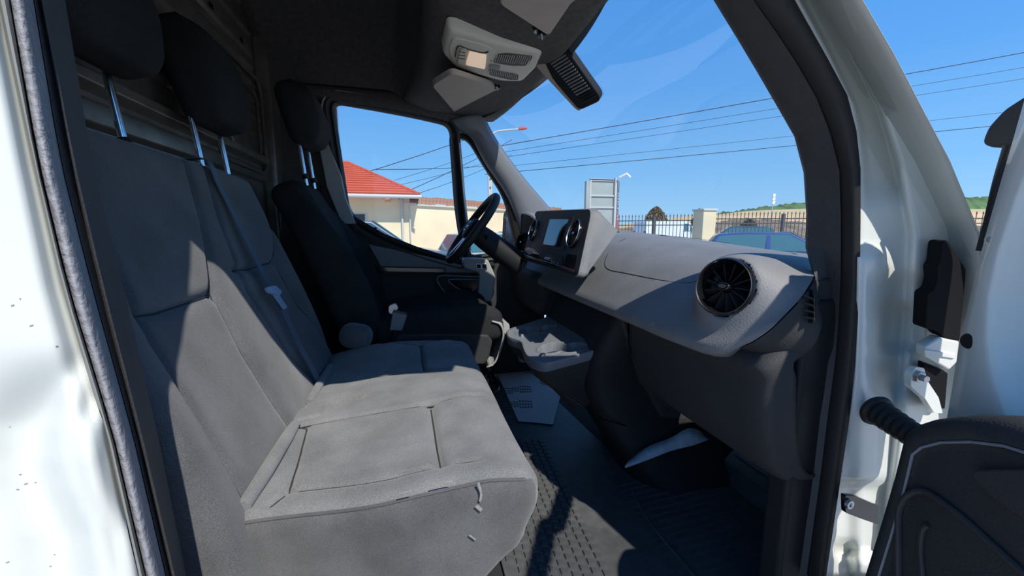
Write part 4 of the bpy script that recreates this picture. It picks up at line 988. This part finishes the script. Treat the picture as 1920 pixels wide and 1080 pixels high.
# pale edge of the floor insulation curving behind the mat
tag(loft('insulation_strip', [[U(x, y, Y=1.02+.0*i) for i, (x, y) in enumerate(((1172, 876), (1215, 862), (1260, 845), (1300, 835), (1330, 824)))],
                          [U(x, y, Y=1.05) for x, y in ((1180, 864), (1215, 838), (1255, 822), (1290, 803), (1310, 808))]], 'insulation', nu=16, solid=.006), 'pale blue-grey insulation edge curving under the lower dash', 'insulation')
# paper mat with shoe prints
PZ = .797
pm = thing('paper_floor_mat', 'grey paper floor protector printed with shoe soles under the cup holders', 'paper mat', tuple(U(990, 750, Z=PZ)))
pc = [(934, 704), (968, 700), (1010, 700), (1052, 738), (1046, 762), (1037, 796), (1000, 792), (972, 790)]
prism('paper_sheet', [U(x, y, Z=PZ) for x, y in pc], (0, 0, .0012), 'paper', pm, smooth=False)
for cx0, cy0, sc in ((978, 730, 1.0), (978, 758, 1.12), (945, 733, .9), (942, 762, 1.0)):
    k = 0
    for i in range(8):
        for j in (-1, 0, 1):
            u = (i-3.5)*4.6*sc; w = 5.0*sc*(1-.35*abs((i-4.5)/4)**2)*(0.72 if i == 2 else 1)
            a = U(cx0+u+j*.8, cy0+j*w-.12*u*0, Z=PZ+.0014); dx = 1.7*sc; dy = w*.36
            q = [U(cx0+u+j*.8+p, cy0+j*w+r+p*.3*(-j), Z=PZ+.0014) for p, r in ((-dx, -dy), (dx, -dy*.6), (dx, dy), (-dx, dy*.6))]
            prism('sole_print', q, (0, 0, .0003), 'paper_print', pm, smooth=False)
tube('seat_release_bar', [U(916, 705, Z=.93), U(930, 712, Z=.90), U(934, 730, Z=.88), U(925, 738, Z=.88)], .007, 'gloss_black', drv, dense=14)

# ================================================================== OUTDOORS
GZ = .10
st(prism('ground', [(-150, -60, GZ), (260, -60, GZ), (260, 300, GZ), (-150, 300, GZ)], (0, 0, -.2), 'asphalt', smooth=False))
# ---- house with the red roof
Hs = thing('house', 'cream rendered house with a low red tiled roof', 'house', tuple(U(700, 440, Y=18)))
WY = 19.0
def hp(x, y, Y=WY): return U(x, y, Y=Y)
xr = hp(768, 400).x; xl = hp(560, 400).x; ze = hp(650, 356).z; ze2 = hp(768, 372).z
prism('wall', [V(xl-6, WY, GZ), V(xr, WY, GZ), V(xr, WY, ze2), V(xl-6, WY, ze2+.1)], (0, 7, 0), 'stucco', Hs, smooth=False)
prism('upper_band', [V(xl-6, WY-.02, hp(700, 400).z-.1), V(xr+.02, WY-.02, hp(700, 396).z-.1), V(xr+.02, WY-.02, ze2-.02), V(xl-6, WY-.02, ze2+.08)], (0, .02, 0), 'stucco', Hs, smooth=False)
eL = hp(560, 338, WY-.75); eR = hp(786, 364, WY-.75); rT = hp(705, 307, WY+3.5); rL = hp(560, 298, WY+3.5)
roofp = [V(eL.x-6, eL.y, eR.z), V(eR.x, eR.y, eR.z), V(eR.x, WY+7.5, eR.z), V(eL.x-6, WY+7.5, eR.z), V(rL.x-6, WY+3.5, rL.z), V(eR.x-3.4, WY+3.5, rT.z)]
rf = mesh('roof', roofp+[p-V(0, 0, .12) for p in roofp[:4]], [(0, 1, 5, 4), (1, 2, 5), (2, 3, 4, 5), (0, 4, 3), (0, 6, 7, 1), (1, 7, 8, 2), (6, 9, 8, 7)], 'red_roof', Hs, smooth=False)
# rows of roof tiles along the eave and up the front slope
for k in range(14):
    f = k/14; a = roofp[0].lerp(roofp[4], f); b = roofp[1].lerp(roofp[5], f)
    tube('tile_course', [a+V(0, 0, .02), b+V(0, 0, .02)], .028, 'red_roof', rf, n=6)
tube('gutter', [V(eL.x-6, eR.y-.06, eR.z-.12), V(eR.x+.1, eR.y-.06, eR.z-.12)], .085, 'gutter', Hs, n=10)
tube('ridge_tiles', [roofp[4], roofp[5]], .09, 'red_roof', Hs, n=8); tube('ridge_tiles', [roofp[5], roofp[1]], .08, 'red_roof', Hs, n=8)
dpx_ = hp(754, 400).x
tube('downpipe', [V(dpx_, WY-.10, ze2), V(dpx_, WY-.10, GZ)], .05, 'gutter', Hs, n=8)
prism('window_opening', [hp(664, 400, WY-.03), hp(688, 400, WY-.03), hp(688, 440, WY-.03), hp(664, 440, WY-.03)], (0, .03, 0), 'stucco_grey', Hs, smooth=False)
prism('window_pane', [hp(664, 402, WY-.05), hp(684, 402, WY-.05), hp(684, 438, WY-.05), hp(664, 438, WY-.05)], (0, .02, 0), 'dark_window', Hs, smooth=False)
ab = prism('alarm_box', [hp(722, 364, WY-.25), hp(731, 365, WY-.25), hp(731, 375, WY-.25), hp(722, 375, WY-.25)], (0, .2, 0), 'paper_white', Hs, bevel=.02)
prism('beacon', [hp(721, 375, WY-.26), hp(732, 375, WY-.26), hp(731, 378.5, WY-.26), hp(723, 378.5, WY-.26)], (0, .2, 0), 'orange', ab, bevel=.02)
cm = tube('security_camera', [hp(748, 370, WY-.6), hp(753, 368, WY-.2)], .09, 'iron', Hs, n=8)
tube('bracket_pipe', [hp(758, 370, WY-.15), hp(759, 381, WY-.15), hp(780, 382, WY-.15)], .035, 'gutter', Hs, n=6)
# ---- old yard wall with tile coping
Yw = thing('yard_wall', 'weathered cream wall capped with mossy brown tiles beside the house', 'wall', (xr+5, WY+1, GZ))
a0 = hp(770, 388, WY+.2); b0 = U(955, 398, Y=WY+4.5)
aw = V(xr, WY+.3, 0); bw = V(b0.x+5, b0.y+4.0, 0); zt_ = hp(778, 385, WY+.3).z
prism('wall_face', [V(aw.x, aw.y, GZ), V(bw.x, bw.y, GZ), V(bw.x, bw.y, zt_), V(aw.x, aw.y, zt_)], (-.05, .4, 0), 'old_wall', Yw, smooth=False)
n_ = 60; d_ = (bw-aw)/n_
prism('coping_bed', [V(aw.x, aw.y-.14, zt_), V(bw.x, bw.y-.14, zt_), V(bw.x, bw.y-.14, zt_+.10), V(aw.x, aw.y-.14, zt_+.10)], (-.05, .6, 0), 'stucco_grey', Yw, smooth=False)
first = None
for k in range(n_):
    p = aw+d_*k+V(0, -.16, zt_+.10)
    if first is None: first = prism('coping_tile', [p, p+d_*.94, p+d_*.94+V(0, .40, .30), p+V(0, .40, .30)], (0, .02, .05), 'old_tile', Yw, smooth=False); fp0 = p
    else: o = first.copy(); COL.objects.link(o); o.parent = Yw; o.location = first.location+(p-fp0)+V(0, 0, random.uniform(-.02, .03))
# two downpipes on the wall
for x in (768,): tube('wall_conduit', [hp(x, 384, WY-.1), V(hp(x, 384).x, WY-.1, GZ)], .03, 'gutter', Yw, n=6)
for x, y0, y1, w in ((810, 391, 412, .10), (838, 396, 425, .16), (800, 396, 405, .08)):
    pass
# ---- cars
def car(name, label, cat, px, pz_top, dist, Ltot, Htop, heading, paint, kind='hatch'):
    """simple but complete car body: lofted shell, glass, wheels. px: pixel of its roof centre; heading in degrees"""
    c = U(px[0], px[1], Y=dist); h = math.radians(heading); fx = V(math.cos(h), math.sin(h), 0); fy = V(-math.sin(h), math.cos(h), 0)
    t = thing(name, label, cat, (c.x, c.y, GZ)); L2 = Ltot/2; Wc = .88 if kind != 'van' else 1.0
    if kind == 'hatch': prof = [(-1, .35), (-1, .62), (-.94, .66), (-.80, .97), (-.55, 1.0), (-.05, 1.0), (.30, .70), (.55, .64), (.92, .56), (1, .42), (1, .22)]; gl = [(-.90, .69), (-.78, .94), (-.52, .965), (-.06, .965), (.25, .70)]
    elif kind == 'suv': prof = [(-1, .35), (-1, .62), (-.95, .70), (-.86, .97), (-.60, 1.0), (-.05, .99), (.22, .74), (.5, .68), (.92, .60), (1, .45), (1, .22)]; gl = [(-.90, .71), (-.82, .94), (-.58, .965), (-.06, .955), (.18, .73)]
    else: prof = [(-1, .2), (-1, .6), (-.99, .94), (-.94, 1.0), (0, 1.0), (.45, .98), (.62, .90), (.78, .62), (.95, .52), (1, .35), (1, .2)]; gl = [(.34, .62), (.36, .88), (.56, .88), (.72, .63)]
    base = [(x, z) for x, z in prof]+[(1, .14), (-1, .14)]
    def w3(x, v, z):
        tz_ = z; nar = 1-.20*max(0, tz_-.62)/.38 if kind != 'van' else 1-.06*max(0, tz_-.6)/.4
        nar *= 1-.10*abs(x)**4
        return c*1 and V(c.x, c.y, GZ)+fx*(x*L2)+fy*(v*Wc*nar)+V(0, 0, z*Htop)
    rows = [[w3(x, v, z) for x, z in base] for v in (-1, -.97, -.5, 0, .5, .97, 1)]
    rows[0] = [p.lerp(sum(rows[0], Vector())/len(base), .02) for p in rows[0]]; rows[-1] = [p.lerp(sum(rows[-1], Vector())/len(base), .02) for p in rows[-1]]
    loft('body', rows, paint, t, closec=True, cap=True, angle=35, bevel=.03)
    for s in (-1, 1):
        g = [w3(x, s*1.012, z) for x, z in gl]+[w3(gl[-1][0], s*1.012, gl[0][1])]
        prism('side_glass', g, fy*s*.012, 'car_glass', t, smooth=False)
        xm = (gl[1][0]+gl[-1][0])/2
        prism('door_pillar', [w3(xm-.02, s*1.02, gl[0][1]), w3(xm+.02, s*1.02, gl[0][1]), w3(xm+.02, s*1.02, .95), w3(xm-.02, s*1.02, .95)], fy*s*.01, paint, t, smooth=False)
        prism('door_mirror', [w3(gl[-1][0]-.10, s*1.02, gl[0][1]), w3(gl[-1][0]-.04, s*1.02, gl[0][1]), w3(gl[-1][0]-.04, s*1.02, gl[0][1]+.08), w3(gl[-1][0]-.10, s*1.02, gl[0][1]+.08)], fy*s*.18, paint, t, bevel=.02)
        for xx in (-.62, .62):
            lathe('wheel', [(0, .10), (.20, .10), (.22, .12), (.31, .12), (.33, .08), (.33, -.08)], w3(xx, s*.90, 0)+V(0, 0, .33), fy*s, 'tyre', t, n=20)
    if kind != 'van':
        i = 5; a, b = prof[5], prof[6]
        q = [w3(a[0]+.01, -.82, a[1]), w3(a[0]+.01, .82, a[1]), w3(b[0]-.02, .86, b[1]+.015), w3(b[0]-.02, -.86, b[1]+.015)]
        prism('windscreen', [p+V(0, 0, .006)+fx*.006 for p in q], fx*.01+V(0, 0, .012), 'car_glass', t, smooth=False)
        a, b = prof[2], prof[3]
        q = [w3(a[0]+.02, -.80, a[1]+.03), w3(a[0]+.02, .80, a[1]+.03), w3(b[0]-.01, .76, b[1]-.02), w3(b[0]-.01, -.76, b[1]-.02)]
        prism('rear_window', [p-fx*.006+V(0, 0, .006) for p in q], -fx*.01+V(0, 0, .008), 'car_glass', t, smooth=False)
    else:
        q = [w3(.615, -.84, .885), w3(.615, .84, .885), w3(.765, .88, .64), w3(.765, -.88, .64)]
        prism('windscreen', [p+fx*.01 for p in q], fx*.012+V(0, 0, .006), 'car_glass', t, smooth=False)
    for s in (-1, 1):
        prism('headlight', [w3(.985, s*.55, .50), w3(.985, s*.92, .50), w3(.96, s*.92, .57), w3(.96, s*.55, .57)], fx*.05, 'paper_white', t, smooth=False)
        prism('tail_light', [w3(-.99, s*.62, .52), w3(-.99, s*.95, .52), w3(-.99, s*.95, .62), w3(-.99, s*.62, .62)], -fx*.03, 'red_paint', t, smooth=False)
    return t
car('car', 'dark blue estate car parked under the house wall, seen over the driver door sill', 'car', (705, 430), 0, 7.4, 4.4, 1.70, 8, 'car_dark', 'suv')
car('car', 'pale grey hatchback behind the steering wheel, by the old yard wall', 'car', (955, 445), 0, 10.6, 3.9, 1.47, 12, 'car_grey', 'hatch')
car('car', 'bright blue car with a curved roof just beyond the end of the dashboard', 'car', (1478, 442), 0, 8.5, 4.3, 1.47, -38, 'car_blue', 'hatch')
car('car', 'dark green-blue estate car behind the iron fence right of the gate pillar', 'car', (1365, 425), 0, 17.5, 4.4, 1.72, 140, 'car_dark', 'suv')
car('van', 'white delivery van behind the fence at the right end of the windscreen view', 'van', (1650, 415), 0, 14.0, 5.2, 2.15, -8, 'car_white', 'van')
car('van', 'white panel van parked far behind the fence between the two trees', 'van', (1250, 425), 0, 30, 5.6, 2.3, 5, 'car_white', 'van')
# ---- iron fence with gate pillar
fa = U(1145, 440, Y=15.5); fb = U(1320, 440, Y=13.2); fc = U(1560, 440, Y=11.3); fd = U(2050, 440, Y=9.0)
zf = GZ+2.02
def fence(label, A, B, nb, zt, posts):
    t = thing('iron_fence', label, 'fence', ((A.x+B.x)/2, (A.y+B.y)/2, GZ)); d = B-A; d.z = 0; b0_ = None
    for k in range(nb):
        p = A+d*((k+.5)/nb); p = V(p.x, p.y, 0)
        if b0_ is None:
            b0_ = prism('bar', [p+V(-.009, -.009, GZ+.05), p+V(.009, -.009, GZ+.05), p+V(.009, .009, GZ+.05), p+V(-.009, .009, GZ+.05)], (0, 0, zt-GZ), 'iron', t, smooth=False); q0 = p
            s0_ = lathe('spear_tip', [(.001, .0), (.03, .03), (.018, .06), (.001, .12)], p+V(0, 0, zt+.03), (0, 0, 1), 'iron', t, n=6, smooth=False)
        else:
            for src in (b0_, s0_): o = src.copy(); COL.objects.link(o); o.parent = t; o.location = src.location+(p-q0)
    for z in (zt-.12, zt-.30, GZ+.3):
        a = V(A.x, A.y, z); b = V(B.x, B.y, z); prism('rail', [a+V(0, -.02, -.02), a+V(0, .02, -.02), a+V(0, .02, .02), a+V(0, -.02, .02)], b-a, 'iron', t, smooth=False)
    for f in posts:
        p = A+d*f; p = V(p.x, p.y, 0); box('post', (p.x-.05, p.y-.05, GZ), (p.x+.05, p.y+.05, zt+.05), 'iron', t)
    return t
fence('black iron fence with spear tips between the sign and the gate pillar', fa, fb, 27, zf, (.01, .48))
fence('black iron fence with spear tips running right from the gate pillar', fb, fc, 33, zf+.05, (.62,))
fence('black iron fence seen in the gap between the white jamb and the open door', fc, fd, 40, zf+.05, (.3, .7))
gp = thing('gate_pillar', 'cream gate pillar with a flat cap standing in the iron fence', 'pillar', (fb.x, fb.y, GZ))
gz = U(1327, 393, Y=13.0).z
pw = U(1340, 400, Y=13.0).x-U(1316, 400, Y=13.0).x
pxc = U(1328, 400, Y=13.0).x
box('pillar_shaft', (pxc-pw/2, 12.9, GZ), (pxc+pw/2, 12.9+pw, gz-.05), 'stucco', gp, bevel=.02)
box('pillar_cap', (pxc-pw/2-.04, 12.86, gz-.05), (pxc+pw/2+.04, 12.94+pw, gz+.03), 'stucco_grey', gp, bevel=.015)
lw = thing('sign_plinth', 'low cream wall under the boards left of the iron fence', 'wall', (fa.x-1, 15, GZ))
box('plinth_wall', (U(1090, 420, Y=15).x, 15.0, GZ), (U(1147, 420, Y=15).x, 15.35, U(1140, 408, Y=15).z), 'stucco', lw, bevel=.02)
box('plinth_cap', (U(1090, 420, Y=15).x, 14.95, U(1140, 408, Y=15).z), (U(1147, 420, Y=15).x+.03, 15.4, U(1140, 408, Y=15).z+.07), 'stucco_grey', lw)
# ---- advertising boards seen from behind
sg = thing('advertising_boards', 'back of grey steel advertising boards with one dark lettered side face', 'sign', tuple(V(U(1130, 400, Y=14.6).x, 14.6, GZ)))
def sp(x, y, Y=14.6): return U(x, y, Y=Y)
zt1 = sp(1130, 338).z; zb1 = sp(1130, 408).z
xa, xb, xc_, xd = sp(1099, 370).x, sp(1106, 370).x, sp(1153, 370).x, sp(1167, 370).x
box('side_board', (xa-.02, 14.55, zb1-.6), (xb-.02, 14.72, zt1-.05), 'sign_back', sg)
zz = [zb1-.3, sp(1130, 389).z, sp(1130, 367).z, zt1]
for k in range(3): box('back_panel', (xb, 14.6, zz[k]+.02), (xc_, 14.66, zz[k+1]-.02), 'sign_back', sg)
for z in zz[1:]+[zt1+.02]: box('frame_rail', (xb-.02, 14.55, z-.03), (xc_, 14.62, z+.03), 'gutter', sg)
box('frame_post', (xb-.03, 14.54, GZ), (xb+.03, 14.64, zt1), 'gutter', sg); box('frame_post', (xc_-.06, 14.50, GZ), (xc_+.02, 14.62, zt1+.10), 'gutter', sg)
ff = [V(xc_+.03, 14.52, zb1-.8), V(xd+.02, 14.9, zb1-.8), V(xd+.02, 14.9, zt1), V(xc_+.03, 14.52, zt1+.05)]
face = prism('lettered_face', ff, (-.03, .06, 0), 'sign_face', sg, smooth=False)
fn_ = (ff[1]-ff[0]).cross(ff[3]-ff[0]).normalized(); fn_ = fn_ if fn_.y < 0 else -fn_
def fpt(u, z): p = ff[0].lerp(ff[1], u); return V(p.x, p.y, z)+fn_*.012
prism('red_band', [fpt(.05, zb1-.7), fpt(.95, zb1-.7), fpt(.95, sp(1160, 402).z), fpt(.05, sp(1160, 402).z)], fn_*.01, 'sign_red', face, smooth=False)
for y in (364, 368, 374, 380, 384, 392, 406, 412):
    z = sp(1160, y).z; prism('lettering', [fpt(.2, z), fpt(.85-.1*(y % 3), z), fpt(.85-.1*(y % 3), z+.05), fpt(.2, z+.05)], fn_*.014, 'sign_text', face, smooth=False)
tube('flood_lamp', [V(xc_+.05, 14.4, zt1+.10), V(xc_+.25, 14.2, zt1+.22), V(xc_+.45, 14.3, zt1+.12)], .05, 'paper_white', sg, n=8)
# ---- street lamp and overhead cables
sl_ = thing('street_lamp', 'concrete street lamp pole with a long curved arm beyond the windscreen pillar', 'street lamp', tuple(V(U(919, 380, Y=24).x, 24, GZ)))
x0_ = U(919, 380, Y=24).x; zz0 = U(922, 262, Y=24).z
prism('pole', [(x0_-.14, 23.9, GZ), (x0_+.14, 23.9, GZ), (x0_+.14, 24.1, GZ), (x0_-.14, 24.1, GZ)], (0, 0, zz0-GZ), 'pole_concrete', sl_, taper=.7)
tube('arm', [V(x0_, 24, zz0-.3), V(x0_+.02, 24, zz0), U(928, 248, Y=24), U(950, 244, Y=24), U(975, 242, Y=24)], .05, 'pole_concrete', sl_, dense=30)
tube('lamp_head', [U(972, 242, Y=24), U(979, 240.5, Y=24), U(988, 240.5, Y=24)], [.07, .12, .06], 'red_paint', sl_, n=10)
for k in range(6): box('step_hole', (x0_-.04, 23.87, 2.6+k*.5), (x0_+.04, 23.895, 2.68+k*.5), 'iron', sl_)
wires = [((640, 337), (915, 246), 21, 24, .018), ((930, 275), (1920, 97), 24, 17, .022), ((920, 289), (1920, 125), 24, 17.5, .012), ((930, 297), (1920, 146), 24.5, 17.5, .012),
         ((930, 314), (1920, 205), 26, 19, .012), ((930, 325), (1920, 229), 26, 19, .020), ((700, 318), (960, 308), 22, 25, .016), ((740, 338), (915, 278), 21, 24, .010),
         ((770, 356), (960, 262), 20, 24, .016), ((786, 362), (925, 309), 20, 24, .012), ((735, 350), (960, 290), 21, 24, .010)]
for i, ((x0, y0), (x1, y1), Ya, Yb, r) in enumerate(wires):
    a = U(x0, y0, Y=Ya); b = U(x1, y1, Y=Yb); d = b-a; ins = i in (0, 6, 7, 8, 9, 10); a = a-d*(.0 if ins else .02); b = b+d*(0 if ins else .25)
    lab = ['top cable rising from the house roof in the driver window', 'thick upper overhead cable crossing the windscreen', 'thin overhead cable second from the top in the windscreen', 'thin overhead cable third from the top in the windscreen',
           'thin overhead cable fourth from the top in the windscreen', 'thick lowest overhead cable crossing the windscreen', 'nearly level cable left of the window divider', 'faint cable just under the top cable from the house',
           'cable from the gutter end rising steeply to the lamp pole', 'lowest cable leaving the gutter end of the house', 'thin cable between the upper and lower house cables'][i]
    tag(tube('overhead_cable', [a, a.lerp(b, .25)-V(0, 0, .06), a.lerp(b, .5)-V(0, 0, .08), a.lerp(b, .75)-V(0, 0, .06), b], r, 'wire', n=6), lab, 'cable')
# ---- hills, field, treeline
def ridge(name, pts, Yd, m, depth, label=None, bumps=0):
    rows_t = []; rr = random.Random(5)
    P0 = [U(x, y, Y=Yd) for x, y in pts]; n = 90; P_ = crom(P0, n)
    if bumps: P_ = [p+V(0, 0, rr.uniform(-bumps, bumps)) for p in P_]
    front = [V(p.x, p.y-depth, GZ-.02) for p in P_]; mid = [V(p.x, p.y-depth*.4, GZ+(p.z-GZ)*.7) for p in P_]; bk2 = [V(p.x, p.y+depth, GZ) for p in P_]
    return st(loft(name, [front, mid, P_, bk2], m, angle=180))
ridge('hill_field', [(980, 432), (1130, 425), (1230, 412), (1300, 404), (1345, 402), (1400, 396), (1460, 393), (1560, 391), (1800, 392), (2000, 392)], 170, 'field', 60)
ridge('hill_woods', [(1100, 430), (1300, 410), (1345, 399), (1372, 397), (1400, 393), (1440, 387), (1470, 382), (1520, 379), (1600, 376), (1800, 370), (1860, 369), (2000, 365)], 235, 'forest', 30, bumps=.9)
ridge('hill_scrub', [(1000, 434), (1200, 428), (1330, 418), (1380, 414), (1420, 410), (1480, 416), (1560, 420), (1850, 425), (1990, 425)], 60, 'scrub', 12, bumps=.35)
def tree(name, label, x, yb, yt, Yd, w, m, shape):
    b = U(x, yb, Y=Yd); tp = U(x, yt, Y=Yd); H = tp.z-GZ; t = thing(name, label, 'tree', (b.x, b.y, GZ)); rr = random.Random(int(x))
    tube('trunk', [V(b.x, b.y, GZ), V(b.x, b.y, GZ+H*.6)], [.2, .1], 'bark', t, n=8)
    vs = []; fs = []
    for k in range(2600):
        f = rr.random()**.8; h = GZ+H*(.12+.88*f); R0 = w*shape(f)*(rr.random()**.35); a = rr.uniform(0, 2*math.pi); s = rr.uniform(.10, .22)*H/6
        c = V(b.x+R0*math.cos(a), b.y+R0*math.sin(a), h); u = V(rr.uniform(-1, 1), rr.uniform(-1, 1), rr.uniform(-1, 1)).normalized()*s; v = u.cross(V(rr.uniform(-1, 1), rr.uniform(-1, 1), rr.uniform(-1, 1))).normalized()*s
        i = len(vs); vs += [c-u, c+v, c+u, c-v]; fs.append((i, i+1, i+2, i+3))
    o = mesh('foliage', vs, fs, m, t, smooth=False); o['kind'] = 'stuff'
tree('cypress_tree', 'brownish rounded conifer behind the fence left of the gate pillar', 1228, 440, 388, 42, 1.75, 'leaf_brown', lambda f: (1-f**1.8)**.6)
tree('pine_tree', 'dark green pine standing just left of the gate pillar', 1308, 440, 392, 34, 1.25, 'leaf_green', lambda f: (1-f)**.7)
tree('bush', 'green bush behind the fence right of the gate pillar', 1402, 440, 412, 26, .9, 'leaf_green', lambda f: (1-f**2)**.5)
an = thing('radio_mast', 'thin lattice radio mast on the hillside above the fence', 'mast', tuple(V(U(1447, 400, Y=110).x, 110, GZ)))
ax0 = U(1447, 400, Y=110).x; az = U(1447, 364, Y=110).z
tube('mast_pole', [V(ax0, 110, GZ), V(ax0, 110, az)], .16, 'gutter', an, n=6)
for z in (az-.4, az-1.6, az-2.8): box('antenna_panel', (ax0-.5, 109.6, z-.5), (ax0+.5, 109.9, z+.5), 'paper_white', an)
